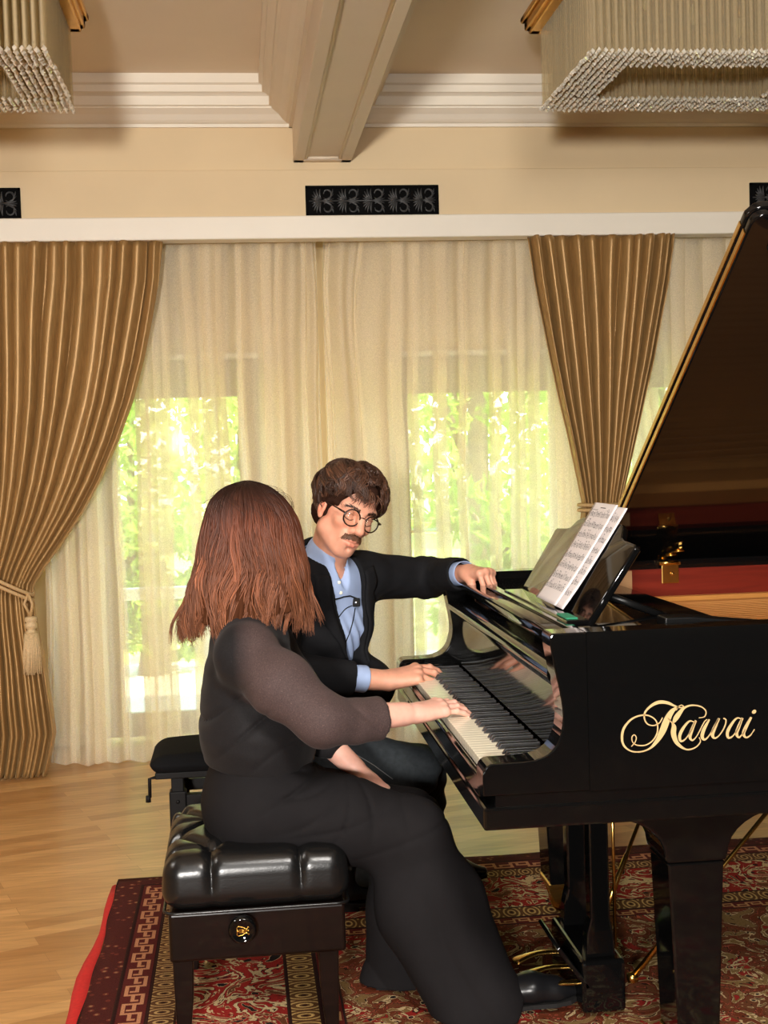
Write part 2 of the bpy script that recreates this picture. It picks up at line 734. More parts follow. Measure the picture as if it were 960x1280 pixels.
def solid(name, P, Fc, mat, parent=None, relax=0, colors=None):
    """links a meshed field as one smooth object"""
    if relax:
        for _ in range(relax):
            S = np.zeros_like(P)
            C = np.zeros(len(P))
            for a in range(4):
                b = (a + 1) % 4
                np.add.at(S, Fc[:, a], P[Fc[:, b]])
                np.add.at(S, Fc[:, b], P[Fc[:, a]])
                np.add.at(C, Fc[:, a], 1)
                np.add.at(C, Fc[:, b], 1)
            P = P * .5 + .5 * S / np.maximum(C, 1)[:, None]
    me = bpy.data.meshes.new(name)
    me.vertices.add(len(P))
    me.vertices.foreach_set('co', P.astype(np.float32).ravel())
    n = len(Fc)
    me.loops.add(n * 4)
    me.loops.foreach_set('vertex_index', Fc.astype(np.int32).ravel())
    me.polygons.add(n)
    me.polygons.foreach_set('loop_start', np.arange(0, n * 4, 4, dtype=np.int32))
    me.update(calc_edges=True)
    if colors is not None:
        at_ = me.color_attributes.new('tint', 'FLOAT_COLOR', 'POINT')
        at_.data.foreach_set('color', colors.astype(np.float32).ravel())
    return link(name, me, mat, parent, smooth=True)


def largest_piece(P, Fc, keep=0.02):
    """drops specks: pieces smaller than a share of the vertices"""
    n = len(P)
    lab = np.arange(n)
    e = np.concatenate([Fc[:, [0, 1]], Fc[:, [1, 2]], Fc[:, [2, 3]]])
    for _ in range(400):
        m = np.minimum(lab[e[:, 0]], lab[e[:, 1]])
        new = lab.copy()
        np.minimum.at(new, e[:, 0], m)
        np.minimum.at(new, e[:, 1], m)
        new = new[new]
        new = new[new]
        if (new == lab).all():
            break
        lab = new
    u, c = np.unique(lab, return_counts=True)
    good = np.isin(lab, u[c > keep * n])
    remap = np.cumsum(good) - 1
    f = Fc[good[Fc].all(1)]
    return P[good], remap[f]


def fbm(X, Y, Z, sc, seed=0, oct_=3):
    """cheap smooth noise from warped sines, for folds"""
    r = np.random.default_rng(seed)
    out = 0
    a = 1.0
    for o in range(oct_):
        d = r.normal(size=(3, 3))
        d /= np.linalg.norm(d, axis=1)[:, None]
        ph = r.uniform(0, 6, 3)
        f = sc * 2 ** o
        w = np.sin((X * d[1, 0] + Y * d[1, 1] + Z * d[1, 2]) * f * .7 + ph[1])
        out = out + a * np.sin((X * d[0, 0] + Y * d[0, 1] + Z * d[0, 2]) * f + 1.7 * w + ph[0])
        a *= .5
    return out / 1.75
# ------------------------------------------------------------------ room shell
M_dark_wall = simple('unseen_wall_darkened', rgb(34, 26, 20), 0.9, noise=0.05, nscale=3)  # colour darkened so these unseen walls keep the piano's reflections black
YU, YG = 6.0, 6.5            # upper wall face, window wall face
XL, XR, YB = -4.2, 5.4, -4.6
ZC = 3.10


def zat(px, py, Y):
    return float(at(px, py, Y)[2])


def xat(px, py, Y):
    return float(at(px, py, Y)[0])


struct(MB().box((XL - .2, YB - .2, -.12), (XR + .2, YG + .2, -.009)).build('floor', M_floor))
struct(MB().box((XL - .2, YB - .2, ZC), (XR + .2, YG + .2, ZC + .15)).build('ceiling', M_ceil))
struct(MB().box((XL - .2, YB, 0), (XL, YG, ZC)).build('wall_left', M_wall))
struct(MB().box((XR, YB, 0), (XR + .2, YG, ZC)).build('wall_right', M_dark_wall))
struct(MB().box((XL, YB - .2, 0), (XR, YB, ZC)).build('wall_front', M_dark_wall))

z_rail0, z_rail1 = zat(480, 297, YU - .05), zat(480, 268.5, YU - .05)
z_step = zat(480, 213, YU)
struct(MB().box((XL, YU, z_rail1), (XR, YU + .12, ZC)).build('wall_back_upper', M_wall))
struct(MB().box((XL, YU - .03, z_rail1 - .01), (XR, YU + .12, z_step), .004).build('trim_1', M_wall))
struct(MB().box((XL, YU - .055, z_rail0), (XR, YU + .05, z_rail1), .006).build('trim_2', M_white))

# window wall with two openings
W = []          # (x0, x1, ztop)
w1 = (xat(96, 600, YG), xat(349, 600, YG), zat(300, 441, YG))
w2 = (xat(487, 600, YG), xat(905, 600, YG), zat(600, 437, YG))
mb = MB()
xs = [XL, w1[0], w1[1], w2[0], w2[1], XR]
for i in (0, 2, 4):
    mb.box((xs[i], YG, 0), (xs[i + 1], YG + .16, 2.9))
mb.box((w1[0], YG, w1[2]), (w1[1], YG + .16, 2.9))
mb.box((w2[0], YG, w2[2]), (w2[1], YG + .16, 2.9))
mb.box((XL, YU + .12, 2.9), (XR, YG + .16, 2.96))
struct(mb.build('wall_back', simple('window_wall_paint', rgb(228, 204, 160), .7, noise=.02, nscale=3)))
M_sash = simple('window_sash_shade', rgb(178, 160, 132), 0.5)  # grey-beige tone has the backlit shade of the sashes put into it


def french_door(name, x0, x1, zt, leaves):
    """casing round the opening; each leaf a sash with its pane"""
    root = bpy.data.objects.new(name, None)
    COL.objects.link(root)
    root.location = (0, 0, 0)
    root['kind'] = 'structure'
    m = MB()
    t = .03
    m.box((x0, YG - .02, 0), (x0 + t, YG + .1, zt), .004)
    m.box((x1 - t, YG - .02, 0), (x1, YG + .1, zt), .004)
    m.box((x0, YG - .02, zt - t), (x1, YG + .1, zt), .004)
    m.build('window_frame', M_white, root)
    for (a, b, zb, zg, lo, hi) in leaves:
        s = MB()
        y0, y1 = YG + .03, YG + .085
        s.box((lo, y0, .02), (a, y1, zt - t), .005)
        s.box((b, y0, .02), (hi, y1, zt - t), .005)
        s.box((a, y0, zg), (b, y1, zt - t), .005)
        s.box((a, y0, .02), (b, y1, zb), .005)
        for (xa, xb) in ((a - .012, a + .004), (b - .004, b + .012)):
            s.box((xa, y0 - .008, zb), (xb, y0 + .004, zg))
        s.box((a, y0 - .008, zg - .004), (b, y0 + .004, zg + .012))
        s.box((a, y0 - .008, zb - .012), (b, y0 + .004, zb + .004))
        so = s.build('sash', M_sash, root)
        MB().box((a - .01, YG + .052, zb - .01), (b + .01, YG + .06, zg + .01)).build('pane', M_pane, so)
        h = MB()
        h.tube([(lo + .04, y0 - .005, 1.0), (lo + .04, y0 - .05, 1.0), (lo + .13, y0 - .05, 1.0)], .008, 8)
        h.build('handle', M_brass, so)
    return root


zg1, zb1 = zat(230, 496, YG), zat(230, 891, YG)
zg2 = zat(600, 489, YG)
french_door('window_1', *w1, [(xat(144, 600, YG), xat(301, 600, YG), zb1, zg1, w1[0] + .03, w1[1] - .03)])
xm = xat(713, 600, YG)
french_door('window_2', *w2, [(xat(512, 600, YG), xat(692, 600, YG), zb1, zg2, w2[0] + .03, xm),
                              (xat(735, 600, YG), xat(880, 600, YG), zb1, zg2, xm + .002, w2[1] - .03)])

# baseboards between the openings
for k, (a, b) in enumerate(((XL, w1[0]), (w1[1], w2[0]), (w2[1], XR))):
    struct(MB().box((a, YG - .016, 0), (b, YG + .002, .11), .004).build('baseboard_back' if k == 0 else 'baseboard_back.%03d' % k, M_white))

# ceiling beams and cornices
XB = [0.43 - 2.63, 0.43, 0.43 + 2.63]
BW = .132
ZBM = zat(415, 203, YU)
z0 = zat(480, 158, YU)
prof = [(0, z0 - .006), (.016, z0 - .006), (.016, z0 + .008), (.03, z0 + .012), (.042, z0 + .02), (.062, z0 + .040), (.088, z0 + .056),
        (.094, z0 + .060), (.094, z0 + .066), (.106, z0 + .070), (.106, z0 + .108), (.112, z0 + .112), (.125, z0 + .118),
        (.136, z0 + .120), (.136, z0 + .150), (.150, z0 + .156), (.150, ZC + .01), (0, ZC + .01)]
for k, xb in enumerate(XB):
    m = MB()
    zb = ZBM + .014
    m.box((xb - BW, YB, zb), (xb + BW, YU + .01, ZC))
    # raised border of the underside, with an inner bead
    for s in (-1, 1):
        a, b = sorted((xb + s * BW, xb + s * (BW - .048)))
        m.box((a, YB, ZBM), (b, YU + .005, zb + .002), .003)
        m.tube([(xb + s * (BW - .054), YB, zb - .004), (xb + s * (BW - .054), YU - .03, zb - .004)], .008, 8)
    m.box((xb - BW, YU - .045, ZBM), (xb + BW, YU + .005, zb + .002), .003)
    m.tube([(xb - BW + .05, YU - .05, zb - .004), (xb + BW - .05, YU - .05, zb - .004)], .008, 8)
    o = m.build('beam' if k == 0 else 'beam.%03d' % k, M_beam)
    struct(o)
    o.name = 'trim_%d' % (3 + k)
nt_ = 6
edges = [XL] + [v for xb in XB for v in (xb - BW, xb + BW)] + [XR]
for i in range(0, len(edges), 2):
    a, b = edges[i], edges[i + 1]
    # along the back wall
    m = MB()
    m.prism([(YU - u, z) for u, z in prof], a, b, axes='yz')
    struct(m.build('trim_%d' % nt_, M_white))
    nt_ += 1
    for xx, s in ((a, 1), (b, -1)):
        m = MB()
        m.prism([(xx + s * u, z) for u, z in prof], YB, YU, axes='xz')
        struct(m.build('trim_%d' % nt_, M_beam))
        nt_ += 1

# ------------------------------------------------------------------ outside
struct(MB().box((-12, YG + .16, -.3), (14, 9.2, -.03)).build('ground_terrace', M_terrace))
struct(MB().box((-25, 9.2, -.4), (28, 40, -.08)).build('ground_lawn', M_lawn))


def blob_points(cs, n):
    out = []
    for _ in range(n):
        c, r = cs[rng.integers(len(cs))]
        d = rng.normal(size=3)
        d /= np.linalg.norm(d)
        out.append(np.array(c) + d * np.array(r) * rng.uniform(.55, 1.0))
    return out


def garden_tree(name, label, x, y, h, w, n, mat, low=False):
    root = thing(name, label, 'tree' if not low else 'shrub', (x, y, -.08))
    cs = []
    for k in range(12):
        zz = rng.uniform(.12 if low else .35, .95) * h
        cs.append(((x + rng.uniform(-.75, .75) * w, y + rng.uniform(-.4, .4) * w, zz), (w * .55, w * .5, h * .17)))
    V, F = [], []
    for p in blob_points(cs, n):
        d = rng.normal(size=3)
        d /= np.linalg.norm(d)
        e = np.cross(d, rng.normal(size=3))
        e /= np.linalg.norm(e)
        L, Wd = rng.uniform(.10, .2) * (1 + (y > 18) * 1.0), rng.uniform(.04, .075) * (1 + (y > 18) * 1.4)
        b = len(V)
        nrm = np.cross(d, e) * .02
        V += [p - d * L * .5, p + e * Wd * .5 + nrm, p + d * L * .5, p - e * Wd * .5 + nrm]
        F.append((b, b + 1, b + 2, b + 3))
    build('foliage', V, F, mat, root)
    m = MB()
    m.tube([(x, y, -.1), (x + .05, y, h * .4), (x - .08, y + .05, h * .8)], [.11, .08, .03], 8)
    for k in range(5):
        c = cs[k][0]
        m.tube([(x, y, h * (.25 + .08 * k)), ((x + c[0]) / 2, (y + c[1]) / 2, c[2] * .8), c], [.05, .035, .012], 6)
    m.build('trunk', M_bark, root)


for nm, lb, x, y, h, w, n, mt, lo in (
        ('garden_tree', 'tall leafy green tree outside behind the left glazed door', -1.15, 10.2, 4.6, 1.0, 2800, M_leaf, False),
        ('garden_tree', 'bright green tree outside behind the glazed door beside the piano', 1.9, 10.4, 4.8, 1.0, 2800, M_leaf, False),
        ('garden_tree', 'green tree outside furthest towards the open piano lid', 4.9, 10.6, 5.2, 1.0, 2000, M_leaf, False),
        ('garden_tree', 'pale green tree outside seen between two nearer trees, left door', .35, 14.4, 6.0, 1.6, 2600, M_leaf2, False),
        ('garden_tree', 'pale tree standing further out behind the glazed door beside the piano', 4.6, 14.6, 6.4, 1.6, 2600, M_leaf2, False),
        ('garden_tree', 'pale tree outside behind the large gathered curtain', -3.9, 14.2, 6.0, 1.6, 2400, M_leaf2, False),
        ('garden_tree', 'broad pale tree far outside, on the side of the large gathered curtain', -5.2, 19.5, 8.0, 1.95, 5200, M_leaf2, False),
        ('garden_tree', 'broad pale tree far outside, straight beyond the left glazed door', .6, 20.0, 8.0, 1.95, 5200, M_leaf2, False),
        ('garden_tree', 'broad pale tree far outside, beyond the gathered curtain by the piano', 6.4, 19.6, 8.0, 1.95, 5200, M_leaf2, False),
        ('garden_shrub', 'low leafy shrub outside at the foot of the left glazed door', -.62, 8.75, 1.0, .38, 900, M_leaf, True),
        ('garden_shrub', 'low shrub outside below the glazed door beside the piano', 1.8, 8.5, 1.2, .5, 1100, M_leaf, True)):
    garden_tree(nm, lb, x, y, h, w, n, mt, lo)
# clipped hedge closing the garden
hg = thing('garden_hedge', 'long tall pale green hedge across the far end of the garden', 'hedge', (1, 24, -.08))
V, F = [], []
for k in range(15000):
    p = np.array([rng.uniform(-9, 12), 24 + rng.uniform(-.5, .4), rng.uniform(0, 7.6)])
    d = rng.normal(size=3)
    d /= np.linalg.norm(d)
    e = np.cross(d, rng.normal(size=3))
    e /= np.linalg.norm(e)
    L, Wd = rng.uniform(.25, .45), rng.uniform(.14, .24)
    b = len(V)
    nrm = np.cross(d, e) * .04
    V += [p - d * L * .5, p + e * Wd * .5 + nrm, p + d * L * .5, p - e * Wd * .5 + nrm]
    F.append((b, b + 1, b + 2, b + 3))
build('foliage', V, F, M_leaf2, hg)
mm_ = MB()
for k in range(11):
    mm_.tube([(-8 + 2 * k, 24.05, -.1), (-7.9 + 2 * k, 24.1, 3), (-8 + 2 * k, 24.1, 6.4)], [.08, .06, .02], 6)
mm_.build('stems', M_bark, hg)
# a pale rail on the terrace
rl = thing('terrace_railing', 'white horizontal terrace railing outside the left glazed door', 'railing', (-1, 7.6, -.03))
zr = zat(180, 742, 7.6)
MB().box((-3.4, 7.57, zr - .035), (.9, 7.63, zr + .035), .01).build('top_rail', M_white, rl)
for k in range(5):
    MB().box((-3.3 + k * 1.02, 7.575, -.03), (-3.25 + k * 1.02, 7.625, zr), .005).build('post', M_white, rl)

# ------------------------------------------------------------------ drapes and sheers
M_hem = M_drape


def cloth(name, rows, nu, folds, parent=None, mat=None, thick=0.0022, seed=0, vary=(.45, 1.8), fs=.34):
    """rows: (z, xl, xr, ybase, amp); folds: (count, sharp)"""
    r = np.random.default_rng(seed)
    zs = np.array([q[0] for q in rows])[::-1]
    cols = [np.array([q[k] for q in rows])[::-1] for k in (1, 2, 3, 4)]
    nv = 90
    Z = np.linspace(zs[0], zs[-1], nv)
    xl, xr, yb, am = [np.interp(Z, zs, c) for c in cols]
    u = np.linspace(0, 1, nu)
    n = folds
    # irregular fold phase
    kn = np.cumsum(r.uniform(*vary, n + 1))
    kn = (kn - kn[0]) / (kn[-1] - kn[0])
    ph = np.interp(u, kn, np.arange(n + 1))
    A = np.interp(ph, np.arange(n + 1), r.uniform(.35, 1.3, n + 1))
    P = np.zeros((nv, nu, 3))
    for i in range(nv):
        t = i / (nv - 1)
        wob = .10 * np.sin(2.3 * t * PI + u * 9 + seed) + .05 * np.sin(5 * t * PI + u * 23)
        p = ph + wob * (.3 + .7 * t)
        s = np.sin(2 * PI * p)
        wave = s * (.75 + .25 * np.cos(2 * PI * p + 1.1)) + (.30 * np.sin(8 * PI * p + 2.5 * np.sin(2 * PI * p) + t) if mat is M_sheer else 0)
        wave += .28 * np.sin(4 * PI * p + 1.3 + 2 * t) + .08 * np.sin(6 * PI * p + 3 * t)
        side = np.cos(2 * PI * p) * fs * (xr[i] - xl[i]) / n
        P[i, :, 0] = xl[i] + u * (xr[i] - xl[i]) + side * np.minimum(1, np.minimum(u, 1 - u) * 12)
        P[i, :, 1] = yb[i] + am[i] * A * wave
        P[i, :, 2] = Z[i]
    m = MB()
    m.grid(P)
    o = m.build(name, mat or M_drape, parent)
    if thick:
        md = o.modifiers.new('thickness', 'SOLIDIFY')
        md.thickness = thick
        md.offset = 0
    return o


YD = 5.97
ztop = z_rail0 + .002


def rowsat(px_l, right, Y, z_extra=()):
    pass


# left drape: right edge followed down the photograph; left edge beyond the frame
R = [(300, 203), (350, 199), (400, 190), (450, 180), (500, 167), (550, 149), (600, 127), (640, 105), (680, 78), (710, 56), (730, 44),
     (745, 42), (780, 47), (830, 57), (880, 65), (915, 70), (945, 64), (966, 58)]
rows = []
for (y, x) in R:
    tt = (y - 300) / 666
    Yb = YD + .02 if y < 730 else YD + .02 - .06 * min(1, (y - 730) / 150)
    p = at(x, y, Yb)
    if y < 735:
        k = (y - 300) / 435
        lx = -1.62 + .30 * k ** 1.5
        am = .044 - .022 * k
    else:
        k = min(1, (y - 735) / 150)
        lx = -1.32 - .06 * k
        am = .02 + .022 * k
    rows.append((p[2], lx, p[0], Yb, am))
rows[0] = (ztop,) + rows[0][1:]
rows[-1] = (-.004,) + rows[-1][1:]
d1 = cloth('drape', rows, 560, 21, seed=4)
tag(d1, 'wide bronze satin curtain gathered to one side beside the left glazed door', 'curtain', 'bronze satin drapes')

# right drape: both edges seen
Rl = [(296, 659), (350, 668), (400, 678), (450, 688), (500, 699), (550, 711), (600, 722), (625, 727), (634, 728), (650, 726), (700, 716), (800, 705), (945, 700)]
Rr = [(296, 840), (350, 833), (400, 824), (450, 815), (500, 804), (550, 793), (600, 782), (625, 776), (634, 775), (650, 778), (700, 790), (800, 806), (945, 812)]
rows = []
for (y, x), (_, x2) in zip(Rl, Rr):
    k = min(1, (y - 296) / 338) if y < 640 else 1 - min(1, (y - 634) / 200) * .7
    a, b = at(x, y, YD + .02), at(x2, y, YD + .02)
    rows.append((a[2], a[0], b[0], YD + .02, .052 - .028 * k))
rows[0] = (ztop,) + rows[0][1:]
rows[-1] = (-.004,) + rows[-1][1:]
d2 = cloth('drape', rows, 360, 12, seed=9)
tag(d2, 'bronze satin curtain tied into an hourglass behind the music desk', 'curtain', 'bronze satin drapes')

YS = 6.14
for k, (pa, pb, n, sd, lb) in enumerate(((58, 407, 13, 21, 'cream sheer voile curtain hanging over the left glazed door'),
                                          (414, 1010, 21, 33, 'cream sheer voile curtain hanging over the glazed door behind the piano'))):
    ys = YS
    xa, xb_ = xat(pa, 700, ys), xat(pb, 700, ys)
    rows = [(ztop + .05, xa + .01, xb_, ys, .028), (2.2, xa, xb_, ys, .042), (1.2, xa, xb_, ys, .05), (-.003, xa - .02, xb_ + .02, ys, .055)]
    o = cloth('sheer_curtain', rows, 620, n + 2, mat=M_sheer, thick=0, seed=sd, vary=(.25, 2.0), fs=.55)
    tag(o, lb, 'curtain', 'sheer curtains')


# tiebacks
def tieback(cx, cz, cy, rx, ry, label, hook, tassel=True, tilt=0.0):
    root = thing('curtain_tieback', label, 'tieback', (cx, cy, cz), 'curtain tiebacks')
    m = MB()
    for d in (-.012, .012):
        m.tube([(cx + rx * math.cos(a), cy - ry * math.sin(a), cz + d + tilt * math.cos(a) * rx) for a in np.linspace(0, 2 * PI, 40)[:-1]], .009, 8, closed=True)
    if hook:
        m.tube([(cx - rx, cy, cz - tilt * rx + .0), hook], .009, 8)
    if tassel:
        kx, kz = cx + rx * .92, cz + tilt * rx * .8
        for s in (-1, 1):
            m.tube([(kx, cy - ry * .5, kz), (kx + s * .018, cy - ry * .6, kz - .045), (kx + .008, cy - ry * .6, kz - .10)], .007, 8)
    m.build('cord', M_cord, root)
    if tassel:
        tx, ty, tz = kx + .008, cy - ry * .6, kz - .10
        MB().lathe([(.012, 0), (.026, -.006), (.026, -.022), (.021, -.028), (.027, -.034), (.027, -.052), (.018, -.058), (.02, -.066), (.03, -.072)],
                   (tx, ty, tz)).build('tassel_cap', M_tassel, root)
        t = MB()
        t.lathe([(.022, -.070), (.031, -.085), (.037, -.20), (.040, -.245), (.036, -.248)], (tx, ty, tz), sides=48)
        for a in np.linspace(0, 2 * PI, 46)[:-1]:
            ra = rng.uniform(.9, 1.1)
            t.tube([(tx + .028 * math.cos(a), ty + .028 * math.sin(a), tz - .075), (tx + .037 * ra * math.cos(a + .1), ty + .037 * ra * math.sin(a + .1), tz - .16),
                    (tx + .041 * ra * math.cos(a), ty + .041 * ra * math.sin(a), tz - .25 - rng.uniform(0, .012))], .0028, 5)
        t.build('tassel_fringe', M_tassel, root)


tp = at(44, 735, 5.88)
tieback(-1.13, tp[2] + .055, 5.96, .19, .075, 'twisted cord tieback with a hanging tassel on the wide left curtain', (-1.5, 6.1, tp[2] + .30), True, -.55)
tp2 = at(752, 634, 5.95)
tieback(float(tp2[0]), float(tp2[2]), 5.99, .098, .075, 'plain cord tieback round the curtain behind the music desk', None, False, 0.0)

# ------------------------------------------------------------------ wall vents


def vent(x0, x1, z0, z1, label):
    y = YU - .03
    root = thing('air_vent', label, 'vent', ((x0 + x1) / 2, y, z0), 'black ornamental air vents')
    MB().box((x0 + .008, y - .004, z0 + .008), (x1 - .008, y + .002, z1 - .008)).build('backing', M_vent_dark, root)
    m = MB()
    t = .012
    for lo, hi in (((x0, z0), (x1, z0 + t)), ((x0, z1 - t), (x1, z1)), ((x0, z0), (x0 + t, z1)), ((x1 - t, z0), (x1, z1))):
        m.box((lo[0], y - .012, lo[1]), (hi[0], y, hi[1]), .002)
    m.build('frame', M_vent_dark, root)
    g = MB()
    cz = (z0 + z1) / 2
    n = 5
    w = (x1 - x0 - .03) / n
    yy = y - .006
    g.tube([(x0 + .015, yy, cz), (x1 - .015, yy, cz)], .0032, 6)
    H = (z1 - z0) * .5 - .014

    def frond(p0, p1, bend, r):
        """leaf-shaped bar from p0 to p1, bowed sideways"""
        (xa, za), (xb, zb) = p0, p1
        mx_, mz_ = (xa + xb) / 2 - (zb - za) * bend, (za + zb) / 2 + (xb - xa) * bend
        pts = [((1 - t) ** 2 * xa + 2 * t * (1 - t) * mx_ + t * t * xb, yy, (1 - t) ** 2 * za + 2 * t * (1 - t) * mz_ + t * t * zb) for t in np.linspace(0, 1, 8)]
        g.tube(pts, [r * .25, r * .6, r * .9, r, r, r * .85, r * .55, r * .15], 6)
    for i in range(n):
        bx = x0 + .015 + w * i
        for s in (-1, 1):
            # fan of leaves opening to the left of the stem joint
            jx = bx + w * .50
            for a, L, bd in ((8, .40, .05), (26, .42, .10), (45, .44, .14), (64, .46, .18), (84, .47, .2)):
                an = math.radians(a)
                frond((jx - .012 * math.cos(an), cz + s * .005 * math.sin(an)), (jx - w * L * math.cos(an), cz + s * min(H, H * 1.02 * math.sin(an) + .004)), bd * s, .0046)
            # a big curled leaf closing over to the right, with its eye left open
            ex, ez = bx + w * .72, cz + s * H * .56
            pts = [(ex + .021 * math.cos(t) * q, yy, ez + s * .023 * math.sin(t) * q) for t, q in zip(np.linspace(-2.4, 3.1, 20), np.linspace(1.05, .75, 20))]
            g.tube(pts, [.0012 + .0034 * math.sin(t) for t in np.linspace(.1, 2.9, 20)], 6)
            frond((jx, cz + s * .002), (bx + w * .98, cz + s * H * .62), -.22 * s, .0040)
            frond((jx, cz + s * .001), (bx + w * .99, cz + s * H * .22), -.10 * s, .0036)
            frond((bx + w * .86, cz + s * H * .45), (bx + w * .95, cz + s * H * 1.0), -.15 * s, .0036)
    g.build('grille', M_vent_leaf, root)


M_vent_dark = simple('vent_black', (0.004, 0.004, 0.004, 1), 0.8, spec=.05)
M_vent_leaf = simple('vent_ornament', (0.045, 0.045, 0.045, 1), 0.35, spec=.4)
yv = YU - .04
zv0, zv1 = zat(465, 269.5, yv), zat(465, 231.5, yv)
vx0, vx1 = xat(382, 250, yv), xat(548.5, 250, yv)
wv_ = vx1 - vx0
vent(vx0, vx1, zv0, zv1, 'black ornamental wall vent in the middle below the beam')
vent(xat(25.5, 250, yv) - wv_, xat(25.5, 250, yv), zv0, zv1, 'black ornamental wall vent above the wide left curtain')
vent(xat(937.5, 240, yv), xat(937.5, 240, yv) + wv_, zv0, zv1, 'black ornamental wall vent above the tip of the open piano lid')
# ------------------------------------------------------------------ chandeliers


def chandelier(x0, x1, y0, y1, zb, zt, label, seed):
    """crystal rods hung in rings from a gilded rectangular frame"""
    r = np.random.default_rng(seed)
    cx, cy = (x0 + x1) / 2, (y0 + y1) / 2
    root = thing('chandelier', label, 'chandelier', (cx, cy, zt), 'crystal chandeliers')
    # gilded stepped frame
    f = MB()
    e = .035
    for k, (o_, za, zb_) in enumerate(((e, zt - .03, zt), (e * .65, zt - .045, zt + .03), (e + .012, zt + .0, zt + .022))):
        for lo, hi in (((x0 - o_, y0 - o_), (x1 + o_, y0 + .02)), ((x0 - o_, y1 - .02), (x1 + o_, y1 + o_)),
                       ((x0 - o_, y0 - o_), (x0 + .02, y1 + o_)), ((x1 - .02, y0 - o_), (x1 + o_, y1 + o_))):
            f.box((lo[0], lo[1], za), (hi[0], hi[1], zb_), .006)
    f.build('gilded_frame', M_gold, root)
    c = MB()
    c.box((cx - .12, cy - .12, zt - .01), (cx + .12, cy + .12, ZC), .01)
    c.build('ceiling_mount', M_gold, root)
    pl = MB()
    pl.box((x0 + .02, y0 + .02, zt - .012), (x1 - .02, y1 - .02, zt - .004))
    pl.build('carrier_plate', M_brass, root)
    H = zt - zb - .012
    prof = [(.0062, 0), (.0075, -.006), (.0062, -.014), (.0062, -H + .03), (.0075, -H + .022), (.0068, -H + .012), (.0025, -H)]
    m = MB()
    m.lathe(prof, (0, 0, 0), sides=6)
    me = bpy.data.meshes.new('crystal_rod')
    me.from_pydata(m.v, [], m.f)
    me.materials.append(M_crystal)
    # rod places: four nested rectangles, the outermost nearest the camera kept as parts
    rods, rest = [], []
    for ring in range(6):
        ins = .018 + ring * .030
        a0, a1, b0, b1 = x0 + ins, x1 - ins, y0 + ins, y1 - ins
        sp = .026
        nx, ny = int((a1 - a0) / sp), int((b1 - b0) / sp)
        pts = [(a0 + (a1 - a0) * i / nx, b0) for i in range(nx + 1)] + [(a0 + (a1 - a0) * i / nx, b1) for i in range(nx + 1)]
        pts += [(a0, b0 + (b1 - b0) * i / ny) for i in range(1, ny)] + [(a1, b0 + (b1 - b0) * i / ny) for i in range(1, ny)]
        for p in pts:
            (rods if ring == 0 else rest).append((p[0] + r.normal() * .001, p[1] + r.normal() * .001))
    rods.sort(key=lambda p: p[1])
    rest += rods[100:]
    for p in rods[:100]:
        o = bpy.data.objects.new('crystal_rod', me)
        COL.objects.link(o)
        o.parent = root
        o.location = (p[0] - cx, p[1] - cy, -.012)
    g = MB()
    for p in rest:
        g.lathe(prof, (p[0], p[1], zt - .012), sides=6)
    # faceted drops closing the lower rim: bands that sparkle
    o = g.build('crystal_rods', M_crystal, root)
    for q in o.data.polygons:
        q.use_smooth = False
    o['kind'] = 'stuff'
    d = MB()
    for (bx0, bx1, by0, by1) in ((x0, x1, y0, y0 + .17), (x0, x1, y1 - .17, y1), (x0, x0 + .17, y0 + .17, y1 - .17), (x1 - .17, x1, y0 + .17, y1 - .17)):
        for xx in np.arange(bx0 + .012, bx1 - .005, .0215):
            for yy in np.arange(by0 + .012, by1 - .005, .0215):
                a = r.uniform(0, 1)
                s = .0095
                z = zb + r.uniform(-.002, .004)
                pp = []
                for k in range(4):
                    an = a + k * PI / 2
                    pp.append((xx + s * math.cos(an), yy + s * math.sin(an), z + r.uniform(-.003, .003)))
                d.add([(xx, yy, z + .011)] + pp + [(xx + r.normal() * .002, yy + r.normal() * .002, z - .009)],
                      [(0, 1, 2), (0, 2, 3), (0, 3, 4), (0, 4, 1), (5, 2, 1), (5, 3, 2), (5, 4, 3), (5, 1, 4)])
    o = d.build('crystal_beads', M_bead, root)
    o['kind'] = 'stuff'
    # small lamps between the rods
    for i, (lx, ly) in enumerate(((-.22, -.14), (.22, -.14), (-.22, .14), (.22, .14), (0, 0))):
        b = MB()
        b.lathe([(.008, zt - .012), (.012, zt - .03), (.012, zt - .06), (.008, zt - .062)], (cx + lx, cy + ly, 0), sides=12)
        bo = b.build('lamp_holder', M_brass, root)
        q = MB()
        q.lathe([(.007, zt - .06), (.014, zt - .08), (.016, zt - .095), (.010, zt - .115), (.003, zt - .13)], (cx + lx, cy + ly, 0), sides=12)
        q.build('bulb', M_bulb, bo)


def mk_bead():
    M = Mat('crystal_bead')
    M.nt.nodes.remove(M.b)
    tr = M.n('ShaderNodeBsdfTransparent')
    tr.inputs['Color'].default_value = (.95, .92, .85, 1)
    gl = M.n('ShaderNodeBsdfGlossy')
    gl.inputs['Roughness'].default_value = .05
    gl.inputs['Color'].default_value = (1, .96, .88, 1)
    mx = M.n('ShaderNodeMixShader')
    mx.inputs[0].default_value = .5
    M.l(tr.outputs[0], mx.inputs[1])
    M.l(gl.outputs[0], mx.inputs[2])
    df = M.n('ShaderNodeBsdfDiffuse')
    df.inputs['Color'].default_value = rgb(252, 246, 230)
    m2 = M.n('ShaderNodeMixShader')
    m2.inputs[0].default_value = .5
    M.l(mx.outputs[0], m2.inputs[1])
    M.l(df.outputs[0], m2.inputs[2])
    M.l(m2.outputs[0], M.out.inputs['Surface'])
    return M.m


M_bead = mk_bead()
M_bulb = simple('frosted_bulb', rgb(236, 228, 206), 0.3)

